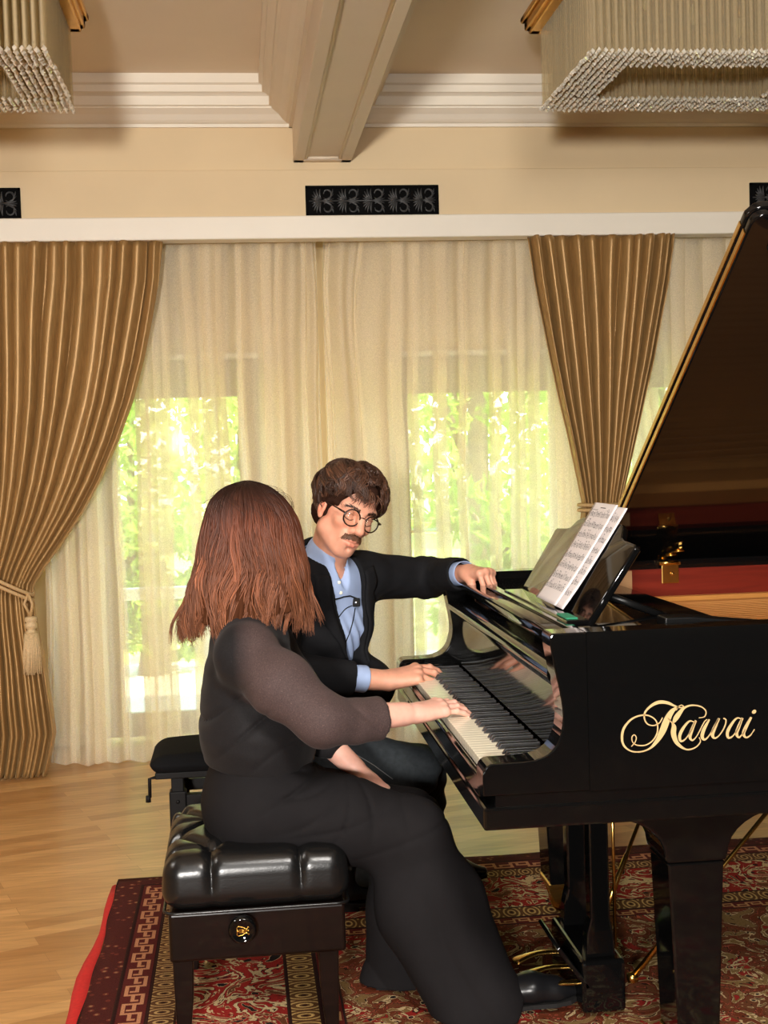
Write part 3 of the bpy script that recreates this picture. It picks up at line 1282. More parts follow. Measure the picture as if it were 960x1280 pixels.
ca = at(672, 138, 4.78)
cb = at(97, 140, 4.74)
chandelier(float(ca[0]), float(ca[0]) + .95, 4.06, 4.78, float(ca[2]), float(ca[2]) + .33, 'crystal rod chandelier hanging above the grand piano', 3)
chandelier(float(cb[0]) - .95, float(cb[0]), 4.02, 4.74, float(cb[2]), float(cb[2]) + .33, 'crystal rod chandelier hanging above the wide left curtain', 5)

# ------------------------------------------------------------------ light
WARM = (1.0, .955, .90)


def lamp(name, kind, loc, energy, size=.3, col=WARM, rot=None):
    d = bpy.data.lights.new(name, kind)
    d.energy = energy
    d.color = col
    if kind == 'AREA':
        d.shape = 'SQUARE'
        d.size = size
    elif kind == 'POINT':
        d.shadow_soft_size = size
    o = bpy.data.objects.new(name, d)
    COL.objects.link(o)
    o.location = loc
    if rot:
        o.rotation_euler = rot
    return o




def aim(loc, to):
    return (Vector(to) - Vector(loc)).to_track_quat('-Z', 'Y').to_euler()


k1 = (-.85, -2.4, 1.62)
o = lamp('hall_spot', 'SPOT', k1, 1350, .2, rot=aim(k1, (.45, 5, 1.75)))
o.data.spot_size = math.radians(52)
o.data.spot_blend = .35
o.data.shadow_soft_size = .22
k2 = (.5, .5, 2.62)
lamp('hall_lamp', 'AREA', k2, 80, .6, rot=aim(k2, (.7, 3.7, .75)))
k3 = (-2.6, 3.0, 2.95)
lamp('hall_lamp', 'AREA', k3, 45, .5, rot=aim(k3, (-.6, 4.2, .3)))

sun = lamp('sun', 'SUN', (0, 12, 10), 19.0, col=(1, .92, .78), rot=aim((0, 0, 0), (-.55, .28, -.75)))
sun.data.angle = .02
w = bpy.data.worlds.new('sky')
SC.world = w
w.use_nodes = True
bg = w.node_tree.nodes['Background']
sky = w.node_tree.nodes.new('ShaderNodeTexSky')
sky.sky_type = 'NISHITA'
sky.sun_disc = False
sky.sun_elevation = math.radians(42)
sky.sun_rotation = math.radians(200)
w.node_tree.links.new(sky.outputs['Color'], bg.inputs['Color'])
bg.inputs['Strength'].default_value = 2.1

SC.view_settings.view_transform = 'Standard'
SC.view_settings.look = 'None'
SC.view_settings.gamma = 1.0
SC.view_settings.use_curve_mapping = False
SC.view_settings.exposure = 0.1
SC.cycles.use_denoising = True
SC.cycles.max_bounces = 12
SC.cycles.transparent_max_bounces = 32
SC.cycles.sample_clamp_indirect = 6.0
SC.cycles.caustics_reflective = False
SC.cycles.caustics_refractive = False
# ------------------------------------------------------------------ grand piano (keyboard towards -x, audience side towards the camera)
PY0, PY1 = 2.59, 4.05
PX0 = 0.475
piano = thing('grand_piano', 'glossy black concert grand piano with raised lid and gold script on its side', 'piano', (1.4, 3.3, 0))
LAC = M_black_lacquer

plan = [(1.30, 1.46), (1.45, 1.445), (1.6, 1.40), (1.8, 1.29), (2.0, 1.13), (2.2, .97), (2.4, .84), (2.6, .745), (2.8, .68), (2.95, .63), (3.08, .55), (3.16, .42), (3.19, .28), (3.17, .12), (3.12, .02)]
planL = [(x, PY1 - d) for x, d in spline(plan, 48)]


def offset_poly(poly, d):
    P = [Vector((x, y, 0)) for x, y in poly]
    out = []
    for i, p in enumerate(P):
        t = (P[min(i + 1, len(P) - 1)] - P[max(i - 1, 0)]).normalized()
        nrm = Vector((-t.y, t.x, 0))
        q = p + nrm * d
        out.append((q.x, q.y))
    return out


Z_RB, Z_RT = .69, 1.02
# rim: near straight side, bentside, tail, spine
out_ = [(.699, PY0)] + [(x, y) for x, y in planL] + [(3.05, PY1), (.699, PY1)]
inn = [(.699, PY0 + .07)] + offset_poly(planL, .07)[:-2] + [(3.03, PY1 - .07), (.699, PY1 - .07)]
m = MB()
n_ = min(len(out_), len(inn))


def rim_loop(mb, o, i, z0, z1):
    no, ni = len(o), len(i)
    vs = [(x, y, z0) for x, y in o] + [(x, y, z1) for x, y in o] + [(x, y, z0) for x, y in i] + [(x, y, z1) for x, y in i]
    fs = []
    for k in range(no - 1):
        fs.append((k, k + 1, no + k + 1, no + k))
    b = 2 * no
    for k in range(ni - 1):
        fs.append((b + k + 1, b + k, b + ni + k, b + ni + k + 1))
    for za, zb_ in ((no, b + ni), (0, b)):
        # strip between the two outlines
        i0 = j0 = 0
        while i0 < no - 1 or j0 < ni - 1:
            if j0 >= ni - 1 or (i0 < no - 1 and i0 / (no - 1) <= j0 / (ni - 1)):
                fs.append((za + i0, za + i0 + 1, zb_ + j0))
                i0 += 1
            else:
                fs.append((za + i0, zb_ + j0 + 1, zb_ + j0))
                j0 += 1
    fs += [(0, no, b + ni, b), (no - 1, b + ni - 1, b + 2 * ni - 1, 2 * no - 1)]
    mb.add(vs, fs)


rim_loop(m, out_, inn, Z_RB, Z_RT)
m.build('rim', LAC, piano, autosmooth=True)
# recessed line and lower case edge
m = MB()
sh = [(x + (.006 if k == 0 else 0), y + (.006 if y < 3.2 else 0)) for k, (x, y) in enumerate([(PX0 + .02, PY0)] + planL + [(3.05, PY1 - .006), (PX0 + .02, PY1 - .006)])]
m.prism(sh, .664, Z_RB + .002, axes='xy')
lo_ = [(PX0, PY0)] + planL + [(3.05, PY1), (PX0, PY1)]
m.prism(lo_, .618, .666, .006, axes='xy')
m.build('key_bed', LAC, piano)

# arms: flat at key height, sweeping up to the rim in a curve
armp = [(PX0, .69), (PX0, .735)] + arc(PX0 + .022, .735, .022, 180, 90, 5)
armp += [(.53, .757), (.565, .758)]
armp += [tuple(p) for p in spline([(.585, .760), (.610, .769), (.630, .788), (.642, .818), (.646, .852), (.641, .895), (.632, .94), (.624, .985), (.622, 1.012)], 22)]
armp += [(.626, Z_RT), (.70, Z_RT), (.70, .69)]
for y0, y1 in ((PY0, PY0 + .075), (PY1 - .075, PY1)):
    MB().prism(armp, y0, y1, .005, 3).build('arm', LAC, piano)
for y0, y1 in ((PY0 + .075, PY0 + .105), (PY1 - .105, PY1 - .075)):
    MB().box((.497, y0, .69), (.652, y1, .742), .006, 3).build('key_block', LAC, piano)
KY0, KY1 = PY0 + .107, PY1 - .107
MB().box((PX0 + .004, PY0 + .075, .668), (PX0 + .02, PY1 - .075, .714), .005, 3).build('key_slip', LAC, piano)
KX0, KX1 = .500, .654
kb = MB().box((PX0 + .022, KY0, .69), (KX1 + .02, KY1, .700)).build('keyboard', M_black_satin, piano)
nW = 52
wK = (KY1 - KY0) / nW
km = MB()
kw = wK * .5 - .0006
km.box((0, -kw, 0), (KX1 - KX0, kw, .024), .0014, 2)
me_w = bpy.data.meshes.new('white_key')
me_w.from_pydata(km.v, [], km.f)
me_w.materials.append(M_ivory)
km = MB()
km.prism([(.0, 0), (.008, .013), (.098, .013), (.098, 0)], -.0052, .0052, .0016, 2)
me_b = bpy.data.meshes.new('black_key')
me_b.from_pydata(km.v, [], km.f)
me_b.materials.append(M_ebony)
for i in range(nW):                # i = 0 is the lowest note, far from the camera
    y = KY1 - wK * (i + .5)
    o = bpy.data.objects.new('white_key', me_w)
    COL.objects.link(o)
    o.parent = kb
    o.location = Vector((KX0, y, .705)) - org(piano)
    step = i % 7                   # A B C D E F G
    if step in (0, 2, 3, 5, 6) and i < nW - 1:
        o = bpy.data.objects.new('black_key', me_b)
        COL.objects.link(o)
        o.parent = kb
        o.location = Vector((KX1 - .098, y - wK * .5, .728)) - org(piano)

# fallboard with rolled lip
fb = [(.657, .745), (.662, .88), (.658, .900)] + arc(.652, .922, .020, 270, 95, 10) + [(.668, .944), (.69, .957), (.71, .955), (.71, .745)]
MB().prism(fb, PY0 + .078, PY1 - .078, .001, 1).build('fallboard', LAC, piano, autosmooth=True)
# shelf the music desk stands on
sf = [(.672, .966), (.668, .974), (.668, .990), (.674, .997), (1.09, .997), (1.10, .99), (1.10, .972), (.69, .962)]
MB().prism(sf, PY0 + .072, PY1 - .072, .003, 2).build('music_shelf', LAC, piano, autosmooth=True)
MB().box((.71, PY0 + .08, .997), (.735, PY1 - .3, 1.004), .002).build('shelf_ledge', LAC, piano)
# music desk: leaning board with shaped top
dz0, dx0 = .999, .772
DY0, DY1 = 2.84, 3.58
top = [(DY0, .205), (DY0 + .012, .212), (DY0 + .10, .216), (DY0 + .135, .222), (DY0 + .165, .246), (DY0 + .20, .256), (DY0 + .37, .262), (DY0 + .54, .256), (DY0 + .575, .246),
       (DY0 + .605, .222), (DY0 + .64, .216), (DY1 - .012, .212), (DY1, .205)]
poly = [(DY0 + .02, 0)] + top + [(DY1 - .02, 0)]
lean = math.atan2(.132, .205)
R_ = Matrix.Translation((dx0, 0, dz0)) @ Matrix.Rotation(lean, 4, 'Y')
m = MB()
m.prism(poly, 0, .018, .005, 3, axes='yz', mat=R_)
m.build('music_desk', LAC, piano, autosmooth=True)
m = MB()
m.box((dx0 - .045, DY0 + .02, dz0 - .004), (dx0 + .02, DY1 - .02, dz0 + .010), .004)
m.build('desk_lip', LAC, piano)
for yy in (DY0 + .12, DY1 - .12):
    m = MB()
    m.tube([(dx0 + .06, yy, dz0 + .06), (dx0 + .22, yy, dz0 - .005)], .009, 8)
    m.build('desk_strut', M_black_satin, piano)
# rail carrying the desk, behind it
m = MB()
m.prism([(.90, .99), (.90, 1.028), (.96, 1.028), (1.13, 1.008), (1.20, .99)], PY0 + .10, PY0 + .16, .004, 2)
m.build('desk_rail', M_black_satin, piano)
m = MB()
m.tube([at(765, 764, 3.45), at(842, 788, 3.0)], .012, 8)
m.build('short_lid_prop', M_black_satin, piano)

# inside: veneered inner rim, gilded plate, strings, dampers
m = MB()
i2 = [(.95, PY1 - .078), (3.02, PY1 - .078)]
m.box((1.0, PY1 - .082, .86), (3.02, PY1 - .066, 1.008))
pl = offset_poly(planL, .075)[:-2]
for a, b in zip(pl[:-1], pl[1:]):
    m.add([(a[0], a[1], .86), (b[0], b[1], .86), (b[0], b[1], 1.008), (a[0], a[1], 1.008)], [(0, 1, 2, 3)])
m.build('inner_rim', M_mahogany, piano)
MB().box((1.0, PY1 - .0835, .945), (1.222, PY1 - .081, 1.006)).build('rim_patch', simple('pale_veneer', rgb(170, 132, 92), .4), piano)
pp = [(1.0, PY0 + .07)] + pl + [(2.98, PY1 - .085), (1.0, PY1 - .085)]
m = MB()
m.prism(pp, .87, .900, axes='xy')
yb = PY1 - .085
m.prism([(yb, .90), (yb, .922), (yb - .05, .924), (yb - .075, .914), (yb - .12, .913), (yb - .15, .905), (yb - .30, .903), (yb - .36, .899)], .9, 2.7, axes='yz')
m.build('iron_plate', M_plate, piano)
m = MB()
for k in range(42):
    y = PY1 - .24 - k * .028
    L = interp(k, [0, 41], [2.6, 1.15])
    m.tube([(1.02, y, .918), (min(1.02 + L * .66, 2.7), y + (k - 20) * .002, .920)], .0011, 4, cap=False)
o = m.build('strings', simple('copper_string', rgb(214, 150, 84), .5, metal=.2), piano)
o['kind'] = 'stuff'
m = MB()
m.box((1.06, PY0 + .12, .93), (1.10, PY1 - .14, .962), .004)
m.build('damper_rail', M_black_satin, piano)

# lid, hinged on the far side
tipc = at(942, 266, 2.83)
HZ, HY = 1.03, PY1 - .004
L_ = 1.54
ang = math.radians(34.4)
LX0 = 1.150
lid_plan = [(LX0, 0), (LX0, L_)] + [(x, (PY1 - y) + .018) for x, y in planL] + [(3.06, 0)]


def lidpt(x, w, t):
    """x along the piano, w away from the hinge, t above the underside"""
    return Vector((x, HY - w * math.cos(ang) + t * math.sin(ang), HZ + w * math.sin(ang) + t * math.cos(ang)))


def lid_slab(poly, t0, t1, bevel=.006):
    mm = MB()
    Mx = Matrix(((1, 0, 0, 0), (0, -math.cos(ang), math.sin(ang), HY), (0, math.sin(ang), math.cos(ang), HZ), (0, 0, 0, 1)))
    mm.prism(poly, t0, t1, bevel, 3, axes='xy', mat=Mx)
    return mm


# rounded outer front corner
cr = .03
lp = [(LX0, 0), (LX0, L_ - cr)] + [(LX0 + cr - cr * math.cos(a), L_ - cr + cr * math.sin(a)) for a in np.linspace(.3, PI / 2, 5)] + lid_plan[3:]
lid = lid_slab(lp, 0, .022).build('lid', LAC, piano, autosmooth=True)
flp = [(LX0 - .004, 0.02), (LX0 - .004, L_ - cr)] + [(LX0 + cr - cr * math.cos(a), L_ - cr + cr * math.sin(a)) for a in np.linspace(.3, PI / 2, 5)] + [(LX0 + .46, L_), (LX0 + .46, .02)]
lid_slab(flp, .0245, .0465).build('front_flap', LAC, piano, autosmooth=True)
mm = lid_slab([(LX0 - .003, .02), (LX0 - .003, L_ - .06), (LX0 + .004, L_ - .06), (LX0 + .004, .02)], .004, .019, .001)
mm2 = lid_slab([(LX0 - .006, .02), (LX0 - .006, L_ - .06), (LX0 + .003, L_ - .06), (LX0 + .003, .02)], .028, .043, .001)
mm.add(mm2.v, mm2.f)
mm.build('piano_hinge', M_brass, piano)
# rubber buffers on the lid's underside
m = MB()
q = lidpt(LX0 + .075, L_ - .10, -.003)
m.add(*(lambda g: (g.v, g.f))(MB().lathe([(.012, -.008), (.012, .004), (.004, .006)], q, 'y', 12)))
m.build('lid_buffer', M_black_satin, piano)
# lid hinges
for xh in (1.345, 2.5):
    m = MB()
    yh = PY1 - .0865
    m.box((xh - .028, yh - .004, .962), (xh + .028, yh + .003, 1.026), .002)
    m.box((xh - .034, yh - .006, 1.020), (xh + .034, yh + .03, 1.030), .002)
    m.tube([(xh - .036, yh - .002, 1.027), (xh + .026, yh - .002, 1.027)], .007, 10)
    m.lathe([(.006, 0), (.006, .004), (.003, .006)], (xh + .006, yh - .004, .992), 'y', 10, mat=Matrix.Rotation(PI, 4, 'Z'))
    # leaf-shaped upper wing lying on the lid
    wing = [(xh - .034, .0), (xh - .012, .018), (xh + .004, .045), (xh + .02, .06), (xh + .034, .085), (xh + .044, .088), (xh + .05, .074), (xh + .044, .066), (xh + .05, .052), (xh + .042, .044), (xh + .046, .03), (xh + .038, .022), (xh + .04, 0)]
    g = lid_slab(wing, -.008, -.001, .001)
    m.add(g.v, g.f)
    for s, w_ in ((-.006, .022), (.016, .044), (.034, .07)):
        m.tube([lidpt(xh + s - .014, w_ - .006, -.010), lidpt(xh + s + .018, w_ + .004, -.010)], .004, 6)
    m.build('lid_hinge', M_brass, piano)
MB().box((LX0, PY1 - .07, 1.018), (3.0, PY1, 1.036), .003).build('hinge_rail', LAC, piano)
# long prop under the lid, beyond the frame
m = MB()
m.tube([(2.05, PY0 + .5, .93), lidpt(2.1, .86, -.004)], .014, 10)
m.build('lid_prop', LAC, piano)


# legs with swept brackets
def leg(xc, y0, y1):
    g = [(xc - .205, .622), (xc - .205, .606)] + [(xc - .07 - .135 * math.cos(a), .515 + .088 * math.sin(a)) for a in np.linspace(PI / 2 * .97, 0, 9)][0:0]
    a = [(xc - .205 + .135 * math.sin(t), .606 - .092 * (1 - math.cos(t))) for t in np.linspace(0, PI / 2, 9)]
    left = [(xc - .205, .622)] + a + [(xc - .066, .500)]
    right = [(2 * xc - x, z) for x, z in reversed(left)]
    mm = MB()
    mm.prism(left + right, y0, y1, .006, 2)
    mm.prism([(xc - .066, .498), (xc - .062, .49), (xc - .046, .10), (xc + .046, .10), (xc + .062, .49), (xc + .066, .498)], y0 + .006, y1 - .006, .006, 2)
    lo = mm.build('leg', LAC, piano)
    c = MB()
    yc = (y0 + y1) / 2
    c.box((xc - .05, y0 + .01, .085), (xc + .05, y1 - .01, .104), .004)
    c.lathe([(.03, .086), (.034, .075), (.02, .07)], (xc, yc, 0))
    for s in (-1, 1):
        c.prism([(xc - .045, .082), (xc + .02, .082), (xc + .035, .06), (xc + .02, .04), (xc - .005, .03), (xc - .03, .04)], yc + s * .03 - .005, yc + s * .03 + .005, .002)
    c.build('caster', M_brass, lo)
    w_ = MB()
    w_.lathe([(.012, -.026), (.036, -.024), (.04, -.018), (.04, .018), (.036, .024), (.012, .026)], (xc + .005, yc, .0405), 'y', 20)
    w_.build('caster_wheel', M_brass, lo)


leg(.952, PY0 + .075, PY0 + .215)
leg(.925, PY1 - .33, PY1 - .19)
leg(2.78, PY1 - .42, PY1 - .28)

# lyre with pedals
LY = 3.20
m = MB()
for yy in (3.09, 3.31):
    m.prism([(.822, .62), (.822, .24), (.812, .20), (.808, .13), (.884, .13), (.880, .20), (.872, .24), (.872, .62)], yy - .022, yy + .022, .005, 2)
    m.box((.80, yy - .03, .60), (.90, yy + .03, .622), .004)
m.build('lyre_post', LAC, piano)
MB().box((.79, 3.04, .014), (.900, 3.36, .145), .010, 3).build('lyre_box', LAC, piano)
for yy in (3.10, 3.20, 3.30):
    p = MB()
    pts = spline([(.80, yy, .07), (.75, yy, .072), (.715, yy, .066), (.69, yy, .058), (.672, yy, .052)], 10)
    P = []
    for q, wd, th in zip(pts, np.interp(np.linspace(0, 1, 10), [0, .35, .7, .9, 1], [.011, .012, .022, .026, .012]), np.full(10, .006)):
        P.append([(q[0], q[1] + wd * math.cos(a), q[2] + th * math.sin(a)) for a in np.linspace(0, 2 * PI, 13)[:-1]])
    p.grid(np.array(P), closed_u=True)
    p.add(P[-1], [tuple(range(12))])
    p.build('pedal', M_brass, piano)
for k, xx in enumerate((.912, .930)):
    MB().tube([(xx, LY - .03 + .06 * k, .62), (xx, LY - .03 + .06 * k, .12)], .0042, 10).build('pedal_rod', M_brass, piano)
for k, (a, b) in enumerate((((.925, 3.07, .085), (1.36, 3.0, .622)), ((.92, 3.34, .12), (1.27, 3.66, .622)))):
    b_ = MB()
    b_.tube([a, tuple(np.array(a) + (np.array(b) - np.array(a)) * .3), tuple(np.array(a) + (np.array(b) - np.array(a)) * .32), b], [.0085, .0075, .0055, .0055], 10)
    b_.lathe([(.004, -.014), (.012, -.012), (.015, 0), (.012, .012), (.004, .014)], a, 'x', 12)
    b_.build('lyre_brace', M_brass, piano)
gd = MB()
Rg = Matrix.Translation((.735, 3.04, .180)) @ Matrix.Rotation(math.radians(55), 4, 'Y')
gd.box((-.005, 0, -.006), (.125, .2, .006), .003, 2, mat=Rg)
gd.build('pedal_guard', LAC, piano)

# gold script on the side
LOGO = {
    'stem': ([(214, 668), (234, 645), (241, 620), (230, 604), (217, 618), (222, 645), (248, 661), (292, 660), (332, 634), (356, 588), (352, 534), (318, 503), (272, 497), (216, 518), (176, 564), (163, 612),
              (171, 658), (206, 690), (258, 697), (312, 680), (352, 640), (384, 584), (408, 524), (436, 476), (474, 448)],
             [4, 4, 5, 5, 5, 5, 6, 6, 6, 7, 7, 7, 8, 9, 12, 13, 11, 8, 7, 9, 20, 34, 34, 24, 5]),
    'flag': ([(384, 510), (368, 538), (336, 553), (302, 545), (285, 514), (290, 480), (322, 446), (366, 426), (412, 430), (452, 447), (484, 456), (498, 449), (488, 442), (472, 450), (458, 470)],
             [3, 5, 6, 7, 8, 9, 13, 18, 16, 10, 6, 4, 4, 5, 6]),
    'arm': ([(414, 512), (438, 538), (458, 512), (478, 484), (504, 456), (544, 443), (592, 450), (620, 474), (614, 504), (582, 512)], [3, 8, 26, 22, 12, 8, 7, 6, 5, 3]),
    'foot': ([(436, 536), (446, 560), (444, 600), (464, 650), (512, 683), (560, 675), (590, 644), (584, 618)], [6, 24, 28, 20, 9, 7, 5, 3]),
    'a_bowl': ([(556, 534), (530, 530), (498, 566), (478, 608), (484, 638), (510, 626), (540, 580), (562, 530)], [5, 8, 14, 16, 12, 6, 5, 4]),
    'a_stem': ([(566, 526), (544, 578), (534, 616), (546, 634), (566, 618), (584, 588), (612, 534), (628, 520)], [10, 17, 16, 9, 5, 4, 5, 4]),
    'w_one': ([(640, 520), (612, 570), (600, 612), (614, 630), (640, 606), (668, 556), (690, 514)], [8, 17, 18, 11, 5, 5, 6]),
    'w_two': ([(694, 514), (668, 566), (656, 604), (668, 622), (694, 606), (722, 562), (730, 524), (716, 514)], [9, 18, 18, 10, 6, 6, 7, 8]),
    'b_bowl': ([(812, 516), (788, 514), (758, 550), (738, 592), (744, 620), (770, 608), (798, 564), (816, 516)], [5, 8, 14, 16, 12, 6, 5, 4]),
    'b_stem': ([(820, 512), (800, 560), (788, 598), (800, 618), (820, 600), (836, 574)], [10, 17, 16, 9, 5, 4]),
    'i_stem': ([(868, 508), (842, 556), (826, 596), (838, 618), (862, 608), (886, 574)], [11, 17, 17, 10, 6, 3]),
}
m = MB()
S_ = 220 / 960


def logo_pt(x, y):
    p = at(740 + x * S_, 780 + y * S_, PY0)
    return Vector((float(p[0]), PY0, float(p[2])))


for key, (pts, wd) in LOGO.items():
    n = len(pts) * 7
    c = spline(pts, n)
    w_ = spline([(a, 0) for a in wd], n)[:, 0]
    d = np.gradient(c, axis=0)
    d /= np.linalg.norm(d, axis=1)[:, None] + 1e-9
    nr = np.stack([-d[:, 1], d[:, 0]], 1)
    V, F = [], []
    for i in range(n):
        hw = max(w_[i], 4.5) / 2
        for s in (-1, 1):
            q = logo_pt(*(c[i] + nr[i] * hw * s))
            V += [q + Vector((0, -.0012, 0)), q + Vector((0, .0004, 0))]
    for i in range(n - 1):
        b = i * 4
        F += [(b, b + 2, b + 6, b + 4), (b + 1, b, b + 4, b + 5), (b + 2, b + 3, b + 7, b + 6)]
    m.add(V, F)
V = [logo_pt(883 + 12 * math.cos(a) + 3 * math.sin(a), 478 - 11 * math.sin(a)) + Vector((0, -.0012, 0)) for a in np.linspace(0, 2 * PI, 17)[:-1]]
m.add(V, [tuple(range(16))])
m.build('side_lettering', simple('gold_leaf', rgb(224, 190, 134), .4, metal=.3), piano)

# ------------------------------------------------------------------ sheet music on the desk
M_paper = simple('white_paper', rgb(236, 228, 226), .7, noise=.01)
M_ink = simple('printed_ink', rgb(60, 56, 60), .8)


def deskpt(y, h, off):
    """y along the desk, h up its face, off away from the face"""
    q = R_ @ Vector((-off, y, h))
    return q


def sheet(name, y0, y1, h1, off, skew, label, seed, staves, curl=.0):
    """y0 is the edge nearer the camera"""
    r = np.random.default_rng(seed)
    root = thing(name, label, 'sheet music', tuple(deskpt((y0 + y1) / 2, .004, off)), 'sheets of music on the desk')
    ni, nj = 24, 10

    def P(u, v, lift=0.0):
        h = .006 + v * h1
        o = off + .010 * (1 - v) ** 3 + .004 * math.sin(u * PI) * (1 - v) + curl * v * v + lift
        return deskpt(y0 + (y1 - y0) * u + skew * v, h, o)
    m = MB()
    G = np.array([[tuple(P(j / nj, i / ni)) for j in range(nj + 1)] for i in range(ni + 1)])
    m.grid(G)
    o = m.build('page', M_paper, root)
    md = o.modifiers.new('thickness', 'SOLIDIFY')
    md.thickness = .0006
    k = MB()

    def dash(u0, v0, u1, v1, hw):
        d = Vector((u1 - u0, v1 - v0, 0))
        L = d.length
        n = max(1, int(L / .06))
        px = Vector((-d.y, d.x, 0)).normalized() * hw
        V, F = [], []
        for i in range(n + 1):
            t = i / n
            for s in (-1, 1):
                V.append(P(u0 + d.x * t + px.x * s * h1 / abs(y1 - y0), v0 + d.y * t + px.y * s, .0007))
        for i in range(n):
            F.append((2 * i, 2 * i + 1, 2 * i + 3, 2 * i + 2))
        k.add(V, F)
    for s in range(staves):
        v = .90 - s * (.84 / staves)
        for l in range(5):
            dash(.09, v - l * .0085, .91, v - l * .0085, .0010)
        u = .13
        while u < .88:
            vv = v - r.uniform(-.012, .045)
            dash(u, vv, u + .018, vv + .003, .0042)
            dash(u + .016, vv, u + .016, vv + .032, .0011)
            if r.random() < .45:
                dash(u + .016, vv + .031, u + .05, vv + .028 + r.uniform(-.006, .006), .0030)
            u += r.uniform(.022, .05)
    dash(.40, .955, .62, .955, .004)
    dash(.68, .93, .90, .93, .002)
    k.build('notation', M_ink, root)
    return root


sheet('sheet_music', 3.09, 3.30, .292, .010, .012, 'white page of printed music in front, leaning on the music desk', 5, 8)
sheet('sheet_music', 3.04, 3.25, .290, .003, .0, 'white page of printed music tucked behind another page on the desk', 6, 8)
# a thin matt green strip at the foot of the desk
gf = MB()
p = at(716, 784, 2.95)
gf.box((.729, 2.875, 1.0092), (.757, 2.965, 1.0130), .0012)
o = gf.build('green_strip', simple('matt_green', rgb(40, 130, 95), .9, noise=.1, nscale=60))
tag(o, 'small thin green strip lying at the foot of the music desk', 'green strip')
# ------------------------------------------------------------------ rug
RX0, RX1, RYF, RYN = -.445, 4.2, 4.37, -2.2  # near end lengthened out of view to darken the piano's reflections
M = Mat('persian_rug')
tc = M.n('ShaderNodeTexCoord')
sp = M.n('ShaderNodeSeparateXYZ')
M.l(tc.outputs['Object'], sp.inputs[0])


def mth(op, a, b=None, c=None):
    nd = M.n('ShaderNodeMath', operation=op)
    for i, q in enumerate((a, b, c)):
        if q is None:
            continue
        if isinstance(q, (int, float)):
            nd.inputs[i].default_value = q
        else:
            M.l(q, nd.inputs[i])
    return nd.outputs[0]


X_, Y_ = mth('ADD', sp.outputs['X'], 1.4), mth('ADD', sp.outputs['Y'], 2.8)
ex = mth('MINIMUM', mth('SUBTRACT', X_, RX0), mth('SUBTRACT', RX1, X_))
ey = mth('MINIMUM', mth('SUBTRACT', RYF, Y_), mth('SUBTRACT', Y_, RYN))
ed = mth('MINIMUM', ex, ey)
al = M.n('ShaderNodeMix', data_type='FLOAT')        # coordinate running along the nearest edge
M.l(mth('LESS_THAN', ex, ey), al.inputs[0])
M.l(X_, al.inputs[2])
M.l(Y_, al.inputs[3])
along = al.outputs[0]


def mixc(f, a, b):
    nd = M.n('ShaderNodeMix', data_type='RGBA')
    for i, q in ((0, f), (6, a), (7, b)):
        if isinstance(q, tuple) or isinstance(q, float):
            nd.inputs[i].default_value = q
        else:
            M.l(q, nd.inputs[i])
    return nd.outputs[2]


RED, DK, CRM, BRN, NAVY, OLV, PNK = rgb(152, 36, 30), rgb(46, 20, 16), rgb(208, 180, 134), rgb(112, 64, 38), rgb(30, 22, 22), rgb(136, 106, 64), rgb(176, 84, 62)
wz = M.n('ShaderNodeTexNoise', i_Scale=9.0, i_Detail=2.0)
M.l(tc.outputs['Object'], wz.inputs['Vector'])
warp = M.n('ShaderNodeMix', data_type='VECTOR')
warp.inputs[0].default_value = .06
M.l(tc.outputs['Object'], warp.inputs[4])
M.l(wz.outputs['Color'], warp.inputs[5])
# field: floral scrolls from two cell layers and warped rings
vo = M.n('ShaderNodeTexVoronoi', i_Scale=5.5, feature='F1')
M.l(warp.outputs[1], vo.inputs['Vector'])
rings = mth('FRACT', mth('MULTIPLY', vo.outputs['Distance'], 4.2))
v2 = M.n('ShaderNodeTexVoronoi', i_Scale=16.0, feature='F1')
M.l(warp.outputs[1], v2.inputs['Vector'])
v3 = M.n('ShaderNodeTexVoronoi', i_Scale=11.0, feature='DISTANCE_TO_EDGE')
M.l(warp.outputs[1], v3.inputs['Vector'])
n2 = M.n('ShaderNodeTexNoise', i_Scale=7.0, i_Detail=3.0, i_Distortion=2.2)
M.l(tc.outputs['Object'], n2.inputs['Vector'])
n4 = M.n('ShaderNodeTexNoise', i_Scale=4.2, i_Detail=1.5, i_Distortion=1.2)
M.l(tc.outputs['Object'], n4.inputs['Vector'])
base = ramp(M, n2.outputs['Fac'], [(.0, OLV), (.34, OLV), (.355, DK), (.37, CRM), (.385, BRN), (.44, BRN), (.452, DK), (.464, PNK), (.476, rgb(108, 50, 26)), (.535, rgb(108, 50, 26)),
                                  (.547, DK), (.562, CRM), (.58, OLV), (.64, OLV), (.652, DK), (.664, RED), (1, RED)], 'CONSTANT').outputs['Color']
basr = ramp(M, n2.outputs['Fac'], [(.0, BRN), (.36, BRN), (.372, CRM), (.387, RED), (.455, RED), (.466, DK), (.478, CRM), (.52, rgb(210, 186, 140)), (.535, DK), (.548, RED), (.62, RED), (.634, CRM), (.65, NAVY), (1, NAVY)], 'CONSTANT').outputs['Color']
rg = ramp(M, rings, [(0, (1, 1, 1)), (.13, (0, 0, 0)), (1, (0, 0, 0))], 'CONSTANT').outputs['Color']
f1 = mixc(ramp(M, n4.outputs['Fac'], [(0, (0, 0, 0)), (.60, (1, 1, 1))], 'CONSTANT').outputs['Color'], base, basr)
f2 = mixc(mth('LESS_THAN', v2.outputs['Distance'], .17), f1, CRM)
f2 = mixc(mth('LESS_THAN', v2.outputs['Distance'], .13), f2, NAVY)
f2 = mixc(mth('LESS_THAN', v2.outputs['Distance'], .06), f2, PNK)
field = f2


